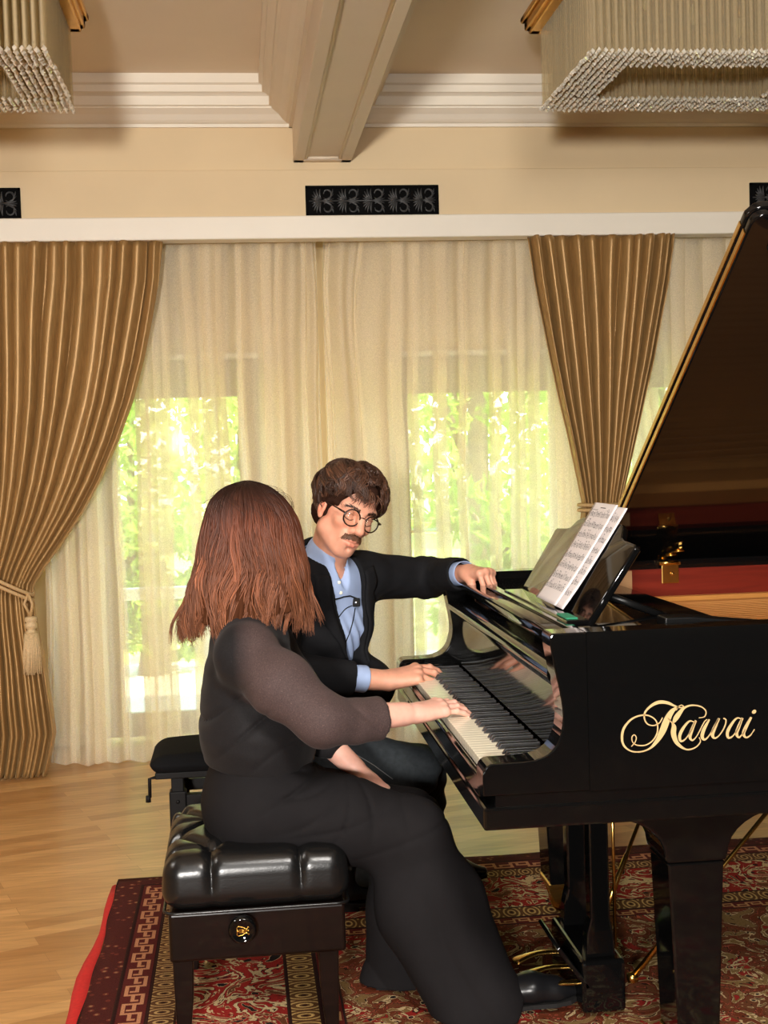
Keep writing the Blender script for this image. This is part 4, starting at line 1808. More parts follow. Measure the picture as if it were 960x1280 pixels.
def band_pattern(period, c_bg, c_fg, c_out, d0, d1, kind):
    """repeated motif in a border band between the edge distances d0 and d1"""
    u = mth('FRACT', mth('MULTIPLY', along, 1 / period))
    v = mth('DIVIDE', mth('SUBTRACT', ed, d0), d1 - d0)
    if kind == 'key':      # running meander with an inner hook

        def within(x, lo, hi):
            return mth('MULTIPLY', mth('GREATER_THAN', x, lo), mth('LESS_THAN', x, hi))

        def line(w):
            h = w * (d1 - d0) / period            # line width measured along the band
            segs_ = [mth('MULTIPLY', within(u, .0, h), within(v, .15, .85)), mth('MULTIPLY', within(u, .5, .5 + h), within(v, .15, .85)),
                     mth('MULTIPLY', within(u, .0, .5 + h), within(v, .85 - w, .85)), mth('MULTIPLY', mth('GREATER_THAN', u, .5), within(v, .15, .15 + w)),
                     mth('MULTIPLY', within(u, .18, .5), within(v, .40, .40 + w)), mth('MULTIPLY', within(u, .18, .18 + h), within(v, .40, .66)),
                     mth('MULTIPLY', within(u, .68, 1.0), within(v, .50, .50 + w)), mth('MULTIPLY', within(u, .68, .68 + h), within(v, .32, .56))]
            o_ = segs_[0]
            for q_ in segs_[1:]:
                o_ = mth('MAXIMUM', o_, q_)
            return o_
        c = mixc(mth('LESS_THAN', mth('ABSOLUTE', mth('SUBTRACT', v, .5)), .46), c_out, c_bg)
        return mixc(line(.13), c, c_fg)
    if kind == 'loops':
        du = mth('SUBTRACT', u, .5)
        dv = mth('SUBTRACT', v, .5)
        r = mth('SQRT', mth('ADD', mth('MULTIPLY', mth('MULTIPLY', du, du), 2.2), mth('MULTIPLY', mth('MULTIPLY', dv, dv), .9)))
        q = mth('FRACT', mth('MULTIPLY', r, 3.3))
        c = mixc(mth('GREATER_THAN', q, .62), c_bg, c_fg)
        return mixc(mth('LESS_THAN', r, .10), c, c_out)
    vv = M.n('ShaderNodeTexVoronoi', i_Scale=34.0, feature='F1')
    M.l(tc.outputs['Object'], vv.inputs['Vector'])
    c = mixc(mth('LESS_THAN', vv.outputs['Distance'], .30), c_bg, c_fg)
    return mixc(mth('LESS_THAN', vv.outputs['Distance'], .17), c, c_out)


bands = [(.0, .078, 'dots', rgb(78, 32, 27), rgb(110, 50, 38), rgb(150, 112, 78), .1), (.086, .165, 'key', rgb(92, 34, 30), rgb(196, 136, 98), rgb(48, 20, 18), .115),
         (.172, .235, 'loops', rgb(98, 64, 38), rgb(190, 154, 100), DK, .058), (.242, .52, 'dots', RED, rgb(186, 150, 104), NAVY, .1),
         (.53, .60, 'loops', rgb(98, 64, 34), rgb(196, 160, 96), DK, .062), (.61, .66, 'key', rgb(96, 30, 24), rgb(190, 140, 90), NAVY, .09)]
colr = field
for (d0, d1, kd, cb_, cf, co, per) in reversed(bands):
    patt = band_pattern(per, cb_, cf, co, d0, d1, kd)
    if d0 == .242:
        patt = mixc(mth('LESS_THAN', v2.outputs['Distance'], .12), basr, NAVY)
        pass
    colr = mixc(mth('LESS_THAN', ed, d1 + .004), colr, rgb(52, 30, 22))
    colr = mixc(mth('LESS_THAN', ed, d1), colr, patt)
    colr = mixc(mth('LESS_THAN', ed, d0), colr, DK)
nf = M.n('ShaderNodeTexNoise', i_Scale=240.0, i_Detail=2.0)
M.l(tc.outputs['Object'], nf.inputs['Vector'])
fz = ramp(M, nf.outputs['Fac'], [(.3, (.68, .66, .64)), (.7, (1.05, 1.05, 1.05))]).outputs['Color']
mu = M.n('ShaderNodeMix', data_type='RGBA', blend_type='MULTIPLY')
mu.inputs[0].default_value = 1
M.l(colr, mu.inputs[6])
M.l(fz, mu.inputs[7])
M.l(mu.outputs[2], M.b.inputs['Base Color'])
M.set(Roughness=.95)
M.b.inputs['Specular IOR Level'].default_value = .12
bp = M.n('ShaderNodeBump', i_Strength=.5, i_Distance=.003)
M.l(nf.outputs['Fac'], bp.inputs['Height'])
M.l(bp.outputs['Normal'], M.b.inputs['Normal'])
M_rug = M.m

rug = thing('rug', 'large patterned red and brown oriental carpet under the piano', 'rug', (1.4, 2.8, 0))
P = []
nx_, ny_ = 110, 150
for j in range(ny_ + 1):
    row = []
    for i in range(nx_ + 1):
        x = RX0 + (RX1 - RX0) * i / nx_
        y = RYN + (RYF - RYN) * j / ny_
        wv = .004 * math.sin(y * 7.1) + .003 * math.sin(y * 17) if i == 0 else 0
        wy = (.006 * math.sin(x * 5.3) + .004 * math.sin(x * 13)) if j == ny_ else 0
        e = min(i, nx_ - i, j, ny_ - j)
        z = -.0005 + .0004 * math.sin(x * 9 + y * 3) if e > 0 else -.0012
        row.append((x + wv, y + wy, z))
    P.append(row)
m = MB()
m.grid(np.array(P))
o = m.build('pile', M_rug, rug)
md = o.modifiers.new('thickness', 'SOLIDIFY')
md.thickness = .0075
md.offset = -1
# red woven selvedge showing along the left edge
V, F = [], []
for j in range(61):
    y = RYN + (RYF - .05 - RYN) * j / 60
    w_ = .030 + .012 * math.sin(y * 4.2) + .006 * math.sin(y * 11)
    V += [(RX0 + .004, y, -.002), (RX0 - w_ * .6, y, -.0035), (RX0 - w_, y, -.0075)]
for j in range(60):
    b = j * 3
    F += [(b, b + 3, b + 4, b + 1), (b + 1, b + 4, b + 5, b + 2)]
o = build('selvedge', V, F, simple('red_selvedge', rgb(196, 30, 24), .85, noise=.1, nscale=120), rug, smooth=True)
md = o.modifiers.new('thickness', 'SOLIDIFY')
md.thickness = .0014

# ------------------------------------------------------------------ tufted leather bench
M_leather = simple('black_leather', (.006, .006, .006, 1), .27, bump=.12, bscale=220, coat=.0)
BX0, BX1, BY0, BY1 = -.214, .229, 3.075, 3.60
bcx, bcy = (BX0 + BX1) / 2, (BY0 + BY1) / 2
bench = thing('piano_bench', 'black button-tufted leather piano bench with dark wooden box and round knob', 'bench', (bcx, bcy, 0))
hx, hy, hz = (BX1 - BX0) / 2, (BY1 - BY0) / 2, .064
bzc = .383
F_ = Field(np.arange(BX0 - .02, BX1 + .02, .0036), np.arange(BY0 - .02, BY1 + .02, .0036), np.arange(.30, .49, .0034))
F_.rbox((bcx, bcy, bzc), (hx, hy, hz), .045, k=0)
btn = []
for r_, yy in enumerate(np.linspace(BY0 + .09, BY1 - .09, 4)):
    for fx in ((.26, .74) if r_ % 2 == 0 else (.06, .5, .94)):
        btn.append((BX0 + (BX1 - BX0) * fx, yy, r_, fx))


def seg(X, Y, a, b):
    ab = (b[0] - a[0], b[1] - a[1])
    t = np.clip(((X - a[0]) * ab[0] + (Y - a[1]) * ab[1]) / (ab[0] ** 2 + ab[1] ** 2), 0, 1)
    return np.sqrt((X - a[0] - t * ab[0]) ** 2 + (Y - a[1] - t * ab[1]) ** 2)


segs = []
for a in btn:
    for b in btn:
        if b[2] == a[2] + 1 and abs(a[3] - b[3]) < .3:
            segs.append((a, b))
    if a[2] == 0:
        segs.append((a, (a[0], BY0 - .05)))
    if a[2] == 3:
        segs.append((a, (a[0], BY1 + .05)))
    if a[3] in (.06, .94):
        segs.append((a, (BX0 - .05 if a[3] < .5 else BX1 + .05, a[1])))
    if a[3] in (.26, .74) and a[2] in (0, 2):
        segs.append((a, (BX0 - .05 if a[3] < .5 else BX1 + .05, a[1] + (.0 if a[2] else 0))))


def tuft(X, Y, Z):
    d = np.zeros(np.broadcast(X, Y, Z).shape, np.float32)
    crown = np.clip(1 - ((X - bcx) / hx) ** 2, 0, 1) * np.clip(1 - ((Y - bcy) / hy) ** 2, 0, 1)
    c = -.016 * crown ** .5
    cr = 0
    for a, b in segs:
        q = seg(X, Y, a, b)
        cr = np.maximum(cr, .010 * np.exp(-(q / .013) ** 2) + .004 * np.exp(-(q / .004) ** 2))
    for a in btn:
        q = (X - a[0]) ** 2 + (Y - a[1]) ** 2
        cr = np.maximum(cr, .028 * np.exp(-q / .022 ** 2))
    top = np.clip((Z - (bzc - hz * .5)) / (hz * 1.2), 0, 1)
    bulge = -.006 * np.cos(np.clip((Z - bzc) / hz, -1, 1) * 1.5)
    return d + (c + cr) * (.25 + .75 * top) + bulge * (1 - top)


F_.op(tuft, (BX0, BY0, .31), (BX1, BY1, .46), mode='disp')
solid('cushion', *F_.mesh(), M_leather, bench)
m = MB()
bb = MB()
for a in btn:
    if .2 < a[3] < .8:
        bb2 = MB()
        bb2.lathe([(.008, -.004), (.0085, .0), (.006, .003), (.001, .0045)], (a[0], a[1], bzc + hz - .014 + .004), sides=14)
        bb2.build('button', M_leather, bench)
# piping between cushion and box
loop = [(BX0 + .012 + (0), BY0 + .004), (BX1 - .012, BY0 + .004)]
rr = .03
pp_ = arc(BX1 - rr, BY0 + rr, rr, -90, 0, 5) + arc(BX1 - rr, BY1 - rr, rr, 0, 90, 5) + arc(BX0 + rr, BY1 - rr, rr, 90, 180, 5) + arc(BX0 + rr, BY0 + rr, rr, 180, 270, 5)
m.tube([(x, y, .320) for x, y in pp_], .0042, 8, closed=True)
m.build('piping', M_leather, bench)
bz0 = .198
MB().box((BX0 + .010, BY0 + .008, bz0), (BX1 - .010, BY1 - .008, .318), .008, 3).build('box', M_dark_wood, bench)
for lx, ly in ((BX0 + .040, BY0 + .045), (BX1 - .052, BY0 + .045), (BX0 + .045, BY1 - .045), (BX1 - .045, BY1 - .045)):
    l_ = MB()
    sx = 1 if lx > bcx else -1
    l_.prism([(lx - .025, bz0 + .01), (lx - .022, .10), (lx - .016 + sx * .004, .0), (lx + .016 + sx * .004, .0), (lx + .022, .10), (lx + .025, bz0 + .01)], ly - .02, ly + .02, .003, 2)
    l_.build('leg', M_dark_wood, bench)
kx, kz = float(at(303, 1157, BY0)[0]), float(at(303, 1157, BY0)[2])
kn = MB()
kn.lathe([(.014, 0), (.014, -.018), (.030, -.020), (.0335, -.026), (.0335, -.038), (.029, -.045), (.026, -.046), (.024, -.044), (.001, -.0435)], (kx, BY0 + .008, kz), 'y', 32, mat=Matrix.Rotation(0, 4, 'Z'))
kb_ = kn.build('knob', M_black_lacquer, bench)
g = MB()
yk = BY0 + .008 - .0445


def kp(a, b):
    return (kx + a * .0185, yk, kz + b * .0185)


for s in (-1, 1):
    g.tube([kp(-.62, s * .08), kp(-.72, s * .42), kp(-.5, s * .62), kp(-.05, s * .52), kp(.45, s * .24), kp(.62, s * .30), kp(.74, s * .42)], .0011, 6)
    g.lathe([(.001, -.001), (.0024, 0), (.001, .001)], kp(.76, s * .44), 'y', 10)
g.tube([kp(.52, -.3), kp(.52, .3)], .001, 6)
g.lathe([(.001, -.001), (.0024, 0), (.001, .001)], kp(.74, 0), 'y', 10)
g.tube([kp(-.66, -.3), kp(-.66, .3)], .0014, 6)
g.tube([kp(-.66, 0), kp(-.4, 0)], .0016, 6)
for s in (-.22, -.08, .08, .22):
    g.tube([kp(-.45, s), kp(.5, s * .7)], .0009, 5)
g.build('lyre_emblem', M_gold, kb_)

# ------------------------------------------------------------------ second seat: black fabric stool with lifting columns
M_fabric = simple('black_fabric', (.006, .006, .0065, 1), .9, bump=.3, bscale=400, spec=.12)
M_blk_metal = simple('black_metal', (.008, .007, .0065, 1), .45, spec=.15)
SX0, SX1, SY0, SY1 = -.306, .04, 3.95, 4.29
scx, scy = (SX0 + SX1) / 2, (SY0 + SY1) / 2
stool = thing('piano_stool', 'low black fabric piano stool on metal columns behind the leather bench', 'stool', (scx, scy, 0))
sz1 = float(at(215, 920, SY1 - .05)[2])
sz0 = float(at(190, 974, SY0)[2])
F_ = Field(np.arange(SX0 - .02, SX1 + .03, .005), np.arange(SY0 - .02, SY1 + .03, .005), np.arange(sz0 - .03, sz1 + .03, .004))
F_.rbox((scx, scy, (sz0 + sz1) / 2), ((SX1 - SX0) / 2, (SY1 - SY0) / 2, (sz1 - sz0) / 2), .05, k=0)
F_.op(lambda X, Y, Z: np.broadcast_to(.012 * np.clip((Z - (sz0 + sz1) / 2) / (sz1 - sz0) * 2, 0, 1) * (np.abs((X - scx) / .18) ** 2), np.broadcast(X, Y, Z).shape), (SX0, SY0, sz0), (SX1, SY1, sz1), mode='disp')
F_.half((0, 0, sz0 + .006), (0, 0, -1), .01)
solid('seat', *F_.mesh(), M_fabric, stool)
MB().box((SX0 + .02, SY0 + .02, sz0 - .008), (SX1 - .02, SY1 - .02, sz0 + .012), .003).build('seat_board', M_blk_metal, stool)
for yy in (SY0 + .07, SY1 - .07):
    for xx in (SX0 + .085, SX1 - .085):
        c = MB()
        c.box((xx - .026, yy - .026, .03), (xx + .026, yy + .026, sz0 - .055), .004)
        c.box((xx - .019, yy - .019, sz0 - .06), (xx + .019, yy + .019, sz0), .003)
        c.lathe([(.004, 0), (.006, -.003), (.004, -.005)], (xx, yy - .027, sz0 - .085), 'y', 10)
        c.build('leg_column', M_blk_metal, stool)
    r_ = MB()
    r_.box((SX0 + .09, yy - .016, sz0 - .105), (SX1 - .09, yy + .016, sz0 - .068), .003)
    r_.build('cross_rail', M_blk_metal, stool)
    r_ = MB()
    r_.box((SX0 + .06, yy - .03, .0), (SX1 - .02, yy + .03, .035), .008)
    r_.build('foot_bar', M_blk_metal, stool)
for xx in (SX0 + .085, SX1 - .085):
    MB().box((xx - .014, SY0 + .08, sz0 - .102), (xx + .014, SY1 - .08, sz0 - .07), .003).build('side_rail', M_blk_metal, stool)
hl = MB()
pa, pb = at(187, 975, SY0 + .03), at(185.5, 1001, SY0 + .03)
hl.tube([(float(pa[0]) + .02, SY0 + .03, sz0 - .002), (float(pa[0]), SY0 + .03, sz0 - .006), (float(pa[0]) - .001, SY0 + .03, float(pb[2]) + .01)], .0055, 8)
hl.tube([(float(pb[0]), SY0 + .03, float(pb[2]) + .016), (float(pb[0]), SY0 + .03, float(pb[2]) - .004)], [.0075, .0085], 10)
hl.build('height_lever', M_blk_metal, stool)
# ------------------------------------------------------------------ people
from mathutils.bvhtree import BVHTree


def unit(v):
    v = np.asarray(v, float)
    return v / np.linalg.norm(v)


def mk_skin(name, base):
    M = Mat(name)
    a = M.n('ShaderNodeVertexColor', layer_name='tint')
    v = coords(M)
    nz = M.n('ShaderNodeTexNoise', i_Scale=55.0, i_Detail=3.0)
    M.l(v, nz.inputs['Vector'])
    r = ramp(M, nz.outputs['Fac'], [(.3, tuple(x * .93 for x in base[:3])), (.7, tuple(min(1, x * 1.05) for x in base[:3]))])
    mx = M.n('ShaderNodeMix', data_type='RGBA', blend_type='MULTIPLY')
    mx.inputs[0].default_value = 1
    M.l(r.outputs['Color'], mx.inputs[6])
    M.l(a.outputs['Color'], mx.inputs[7])
    M.l(mx.outputs[2], M.b.inputs['Base Color'])
    M.set(Roughness=.48)
    M.b.inputs['Subsurface Weight'].default_value = .12
    M.b.inputs['Subsurface Radius'].default_value = (.012, .005, .003)
    M.b.inputs['Subsurface Scale'].default_value = 1.0
    return M.m


def mk_hair(name, rough=.38, spec=.5):
    M = Mat(name)
    a = M.n('ShaderNodeVertexColor', layer_name='tint')
    M.l(a.outputs['Color'], M.b.inputs['Base Color'])
    M.set(Roughness=rough)
    M.b.inputs['Specular IOR Level'].default_value = spec
    M.b.inputs['Sheen Weight'].default_value = .0
    return M.m


M_skin_w = mk_skin('skin_fair', rgb(236, 180, 160))
M_skin_m = mk_skin('skin_warm', rgb(228, 164, 136))
M_hair_w = mk_hair('auburn_hair', .46, .3)
M_hair_m = mk_hair('dark_brown_hair', .45, .4)


def hand(Fd, W, d, n, s, curls, spread=(.10, .03, -.04, -.13), scale=1.0, thumb=None, k=.0035, forearm=None, fr=(.026, .031)):
    """W wrist, d towards the fingers, n out of the back of the hand, s towards the thumb"""
    W, d, n, s = np.asarray(W, float), unit(d), unit(n), unit(s)
    S = scale
    palm = .086 * S
    offs = (.030, .0105, -.0095, -.0285)
    plen = (1.0, 1.03, .98, .90)
    flen = ((.042, .026, .021), (.046, .029, .022), (.042, .027, .022), (.033, .021, .019))
    rad = (.0088, .0090, .0086, .0076)
    rise = (.002, .005, .003, -.003)
    tips = []
    for i in range(4):
        mcp = W + d * palm * plen[i] + s * offs[i] * S + n * rise[i] * S
        Fd.cone(W + s * offs[i] * .55 * S + d * .006, mcp, .0150 * S, .0112 * S, .016)
    Fd.cone(W + d * .03 * S - n * .004, W + d * .065 * S - n * .005, .0165 * S, .013 * S, .02, sq=s, sf=1.7)
    for i in range(4):
        mcp = W + d * palm * plen[i] + s * offs[i] * S + n * rise[i] * S
        dd = unit(d + s * spread[i])
        ax = np.cross(dd, n)
        p, ang_ = mcp, 0.0
        r0 = rad[i] * S
        Fd.ell(mcp + n * .002, (.0118 * S,) * 3, k=.008)
        for j in range(3):
            ang_ += math.radians(curls[i][j])
            dr = dd * math.cos(ang_) - n * math.sin(ang_)
            q = p + dr * flen[i][j] * S
            r1 = r0 * (.93 if j < 2 else .80)
            Fd.cone(p, q, r0, r1, k)
            if j == 0:
                Fd.ell(q + n * .0006, (r1 * 1.06,) * 3, k=.004)
            p, r0 = q, r1
        tips.append((p, dr, r0))
    tb, ta, tc = thumb if thumb is not None else ((.72, .60, -.25), (.88, .25, -.30), (.95, .1, -.35))
    p = W + d * .020 * S + s * .022 * S - n * .004
    Fd.cone(W + d * .01, p, .016 * S, .015 * S, .015)
    r0 = .0140 * S
    for (v, L, r1) in ((tb, .042, .0115), (ta, .032, .0100), (tc, .026, .0082)):
        dr = unit(d * v[0] + s * v[1] + n * v[2])
        q = p + dr * L * S
        Fd.cone(p, q, r0, r1 * S, .006 if L < .04 else .012)
        p, r0 = q, r1 * S
    tips.append((p, dr, r0))
    if forearm is not None:
        Fd.cone(forearm, W + d * .004, fr[1] * S, fr[0] * S * .86, .014, sq=s, sf=1.22)
    return tips


def nails(tips, n, parent, skin):
    for p, dr, r in tips:
        dr = np.asarray(dr)
        up = unit(np.asarray(n) - dr * (np.asarray(n) @ dr))
        sd = np.cross(dr, up)
        G = []
        for i in range(5):
            row = []
            for j in range(5):
                u, v = (i / 4 - .5), (j / 4 - .5)
                a = v * 1.7
                row.append(p + dr * (r * .35 + u * r * 1.5) + up * (math.cos(a) * r * 1.03 * (1 - .10 * max(0, u + .1))) + sd * math.sin(a) * r * 1.0)
            G.append(row)
        MB().grid(np.array(G)).build('fingernail', skin, parent)


def strands(paths, name, mat, parent, sides=5, flat=1.0):
    """paths: list of (points (n,3), radii (n), colours (n,3))"""
    V, F, Cc = [], [], []
    b = 0
    for P, R, C in paths:
        P = np.asarray(P, float)
        n = len(P)
        T = np.gradient(P, axis=0)
        T /= np.linalg.norm(T, axis=1)[:, None] + 1e-9
        a = np.cross(T, [.31, .77, .55])
        a /= np.linalg.norm(a, axis=1)[:, None] + 1e-9
        c = np.cross(T, a)
        ang_ = np.arange(sides) * 2 * PI / sides
        ring = P[:, None, :] + R[:, None, None] * (a[:, None, :] * np.cos(ang_)[None, :, None] + flat * c[:, None, :] * np.sin(ang_)[None, :, None])
        V.append(ring.reshape(-1, 3))
        Cc.append(np.repeat(C, sides, axis=0))
        i = np.arange(n - 1)[:, None] * sides
        k = np.arange(sides)[None, :]
        l = (k + 1) % sides
        F.append(np.stack([i + k, i + l, i + sides + l, i + sides + k], -1).reshape(-1, 4) + b)
        b += n * sides
    V, F, Cc = np.concatenate(V), np.concatenate(F), np.concatenate(Cc)
    Cc = np.concatenate([Cc, np.ones((len(Cc), 1))], 1)
    return solid(name, V, F, mat, parent, colors=Cc)


# =================================================================== the woman on the leather bench
WY = 3.36
woman = thing('person', 'woman with long auburn hair in dark blouse and wide trousers playing the keys', 'person', (.05, 3.33, 0))
hipR, hipL = at(325, 1004, 3.27), at(325, 998, 3.46)
kneR, kneL = at(520, 1030, 3.20), at(520, 1018, 3.42)
ankR, ankL = at(628, 1245, 3.165), at(500, 1230, 3.34)
pel, wst, chs, nck = at(322, 1000, WY), at(322, 930, WY), at(311, 855, WY), at(312, 778, WY)
shR, shL = at(306, 818, 3.20), at(332, 806, 3.53)
elR, elL = at(404, 900, 3.065), at(388, 908, 3.50)
wrR, wrL = at(517, 892, 3.175), at(452, 968, 3.42)
hdW = at(314, 678, 3.38)
fW = unit((.62, .76, -.18))
uW = unit(np.array([0, 0, 1]) - fW * fW[2] + np.array([.10, .0, 0]))
uW = unit(uW - fW * (uW @ fW))
lW = np.cross(uW, fW)
RW = np.stack([fW, lW, uW], 1)


def HW(*p):
    return hdW + RW @ np.array(p)


xs = axis_grid([(.40, .62, .0021)], -.16, .84, .0055)
ys = axis_grid([(3.12, 3.30, .0021)], 3.02, 3.66, .0055)
zs = axis_grid([(.735, .815, .0021), (1.06, 1.30, .004)], 0.0, 1.36, .0055)
Fb = Field(xs, ys, zs)
Fb.chain([pel, wst, chs], [.115, .105, .10], .05, sq=(0, 1, 0), sf=1.3)
Fb.chain([shL, nck, shR], [.05, .055, .05], .05)
Fb.cone(nck, HW(-.02, 0, -.07), .056, .052, .02)
for hp, kn_, an in ((hipR, kneR, ankR), (hipL, kneL, ankL)):
    Fb.cone(hp, kn_, .080, .055, .04)
    Fb.cone(kn_, an, .054, .036, .02)
    Fb.cone(an, an + np.array([.09, -.0, -.03]), .034, .024, .02)
for sh, el, wr in ((shR, elR, wrR), (shL, elL, wrL)):
    Fb.cone(sh, el, .047, .038, .02)
    Fb.cone(el, wr + (wr - el) * -.12, .037, .0285, .015)
dR = unit((.88, .44, .06))
nR = unit(np.array([-.12, -.22, 1]) - dR * (dR @ np.array([-.12, -.22, 1])))
sR = np.cross(nR, dR)           # right hand, back up: thumb towards +y
tR = hand(Fb, wrR, dR, nR, sR, ((10, 20, 12), (10, 22, 12), (9, 20, 12), (6, 16, 10)), scale=1.0, forearm=elR, fr=(.0255, .032),
          thumb=((.75, .62, -.20), (.92, .2, -.28), (.97, .05, -.22)))
dL = unit(wrL - elL)
hand(Fb, wrL, dL, (.3, -.4, .8), np.cross(dL, unit((.3, -.4, .8))), ((20, 20, 10),) * 4, scale=.92)
Fb.ell(HW(-.012, 0, .04), (.092, .072, .082), RW, .02)
Fb.ell(HW(.022, 0, -.03), (.066, .056, .088), RW, .02)
Fb.cone(HW(.082, 0, .01), HW(.108, 0, -.03), .008, .011, .012)
Fb.cone(HW(.058, 0, -.095), HW(.0, .04, -.06), .02, .02, .02)
Fb.cone(HW(.058, 0, -.095), HW(.0, -.04, -.06), .02, .02, .02)
for s in (-1, 1):
    Fb.cone(HW(.09, s * .018, -.063), HW(.097, 0, -.061), .005, .0065, .006)
    Fb.ell(HW(.076, s * .031, .006), (.013, .015, .011), RW, .003)
    Fb.ell(HW(-.005, s * .072, -.005), (.018, .008, .028), RW, .006)
Fb.half((0, 0, .436), (0, 0, -1), .02, lo=(-.16, 3.02, .2), hi=(.19, 3.66, .60))
P, Fc = largest_piece(*Fb.mesh())
tint = np.ones((len(P), 4))
solid_o = solid('body', P, Fc, M_skin_w, woman, colors=tint)
M_nail = simple('fingernail', rgb(236, 176, 160), .25)
nails(tR[:4], nR, woman, M_nail)
del Fb

# trousers: wide legs of heavy dark cloth
M_trouser = simple('black_trouser_cloth', rgb(27, 25, 26), .85, noise=.06, nscale=30, bump=.15, bscale=500, spec=.12)
Ft = Field(np.arange(-.17, .78, .0048), np.arange(2.98, 3.66, .0052), np.arange(-.01, .64, .0048))
Ft.ell(at(330, 1000, WY), (.155, .205, .135), k=.02)
Ft.cone(at(325, 955, WY), at(327, 1000, WY), .125, .14, .05, sq=(0, 1, 0), sf=1.3)
Ft.chain([at(330, 1010, 3.27), at(430, 1024, 3.23), at(518, 1042, 3.2)], [.128, .100, .084], .05)
Ft.chain([at(330, 1000, 3.45), at(430, 1014, 3.43), at(512, 1026, 3.42)], [.122, .096, .084], .05)
Ft.cone(at(505, 1046, 3.2), at(538, 1130, 3.18), .096, .132, .05, sq=(0, 1, 0), sf=.72)
Ft.cone(at(538, 1130, 3.18), at(603, 1262, 3.115), .132, .112, .03, sq=(0, 1, 0), sf=.80)
Ft.cone(at(603, 1262, 3.115), at(622, 1312, 3.110), .112, .11, .03, sq=(0, 1, 0), sf=.80)
Ft.cone(at(512, 1030, 3.42), at(512, 1140, 3.37), .088, .112, .03, sq=(0, 1, 0), sf=.75)
Ft.cone(at(512, 1140, 3.37), at(503, 1270, 3.345), .112, .122, .02, sq=(0, 1, 0), sf=.70)


def crease(p, k=3):
    return (1 - np.abs(np.sin(p))) ** k


def trouser_folds(X, Y, Z):
    # long folds falling down the shin
    low = np.clip((.50 - Z) / .2, 0, 1)
    u = X + Z * .40
    a = (.0045 * np.sin(u * 40 + 1.6 * np.sin(Y * 12) + .8 * np.sin(Z * 7)) + .006 * crease(u * 17 + .5 * np.sin(Z * 9) + Y * 3, 5)) * low
    # creases fanning over the thigh from the bend of the hip
    dx, dz = X - .23, Z - .615
    r_ = np.sqrt(dx * dx + dz * dz)
    th = np.arctan2(dz, dx)
    w = np.exp(-((r_ - .12) / .09) ** 2) * np.clip((Z - .40) / .08, 0, 1)
    c = .0065 * crease(th * 5.5 + 2.2 * r_ / .12 + .6 * np.sin(Y * 15), 4) * w
    e = .005 * crease((Z * 1.0 - X * .18) * 34 + .7 * np.sin(X * 9), 6) * np.exp(-((Z - .47) / .06) ** 2) * np.clip((X - .05) / .15, 0, 1)
    # front edge of the hip: one deep slanting fold
    dl = (X - .12) * .50 - (Z - .575)
    f = .009 * np.exp(-(dl / .007) ** 2) * np.exp(-((X - .13) / .075) ** 2)
    return a + c + e + f


Ft.op(trouser_folds, (-.17, 2.98, 0), (.78, 3.66, .64), mode='disp')
# hems: right one square to the shin, left one level with the carpet; leather bench top keeps clear
h0, h1 = at(633, 1274, 3.11), at(664, 1224, 3.11)
hd = unit(h1 - h0)
Ft.half(h0, (-hd[2], 0, hd[0]) if hd[2] < 0 else (hd[2], 0, -hd[0]), .004, lo=(.52, 2.98, -.01), hi=(.80, 3.66, .22))
Ft.half((0, 0, .008), (0, 0, -1), .003)
# the seat presses the cloth flat
Ft.half((0, 0, .428), (0, 0, -1), .020, lo=(-.17, 2.98, .2), hi=(.195, 3.66, .60))
P, Fc = largest_piece(*Ft.mesh())
solid('trousers', P, Fc, M_trouser, woman, relax=1)
del Ft

# blouse
M = Mat('dark_sheer_blouse')
a = M.n('ShaderNodeVertexColor', layer_name='tint')
nz = M.n('ShaderNodeTexNoise', i_Scale=320.0, i_Detail=2.0)
M.l(coords(M), nz.inputs['Vector'])
rr_ = ramp(M, nz.outputs['Fac'], [(.35, (.75, .75, .75)), (.68, (1.1, 1.1, 1.1)), (.78, (2.0, 1.95, 1.9))])
mx = M.n('ShaderNodeMix', data_type='RGBA', blend_type='MULTIPLY')
mx.inputs[0].default_value = 1
M.l(a.outputs['Color'], mx.inputs[6])
M.l(rr_.outputs['Color'], mx.inputs[7])
M.l(mx.outputs[2], M.b.inputs['Base Color'])
M.set(Roughness=.7)
M.b.inputs['Sheen Weight'].default_value = .04
M.b.inputs['Specular IOR Level'].default_value = .15
M.b.inputs['Sheen Roughness'].default_value = .5
M_blouse = M.m
Fs = Field(np.arange(-.16, .42, .0044), np.arange(2.94, 3.70, .0048), np.arange(.50, 1.10, .0044))
Fs.chain([at(326, 936, WY), at(322, 905, WY), at(313, 855, WY), at(309, 815, WY)], [.142, .142, .118, .098], .04, sq=(0, 1, 0), sf=1.32)
Fs.chain([shL + [0, -.02, .005], nck + [0, 0, -.02], shR + [0, .02, .005]], [.066, .07, .066], .06)
Fs.cone(nck + [0, 0, -.02], nck + [0, 0, .035], .064, .058, .02)
Fs.cone(at(318, 880, WY), at(345, 862, WY + .02), .10, .072, .05, sq=(0, 1, 0), sf=1.25)
slv = [shR + [0, 0, -.008], at(352, 856, 3.115), elR, at(442, 902, 3.105)]
Fs.chain(slv, [.070, .071, .058, .055], .045)
Fs.cone(at(440, 902, 3.105), at(474, 898, 3.14), .055, .054, .012)
Fs.chain([shL + [0, 0, -.008], (shL + elL) / 2 + [0, .02, 0], elL], [.076, .074, .068], .035)
Fs.cone(elL, elL + (wrL - elL) * .35, .066, .054, .02)


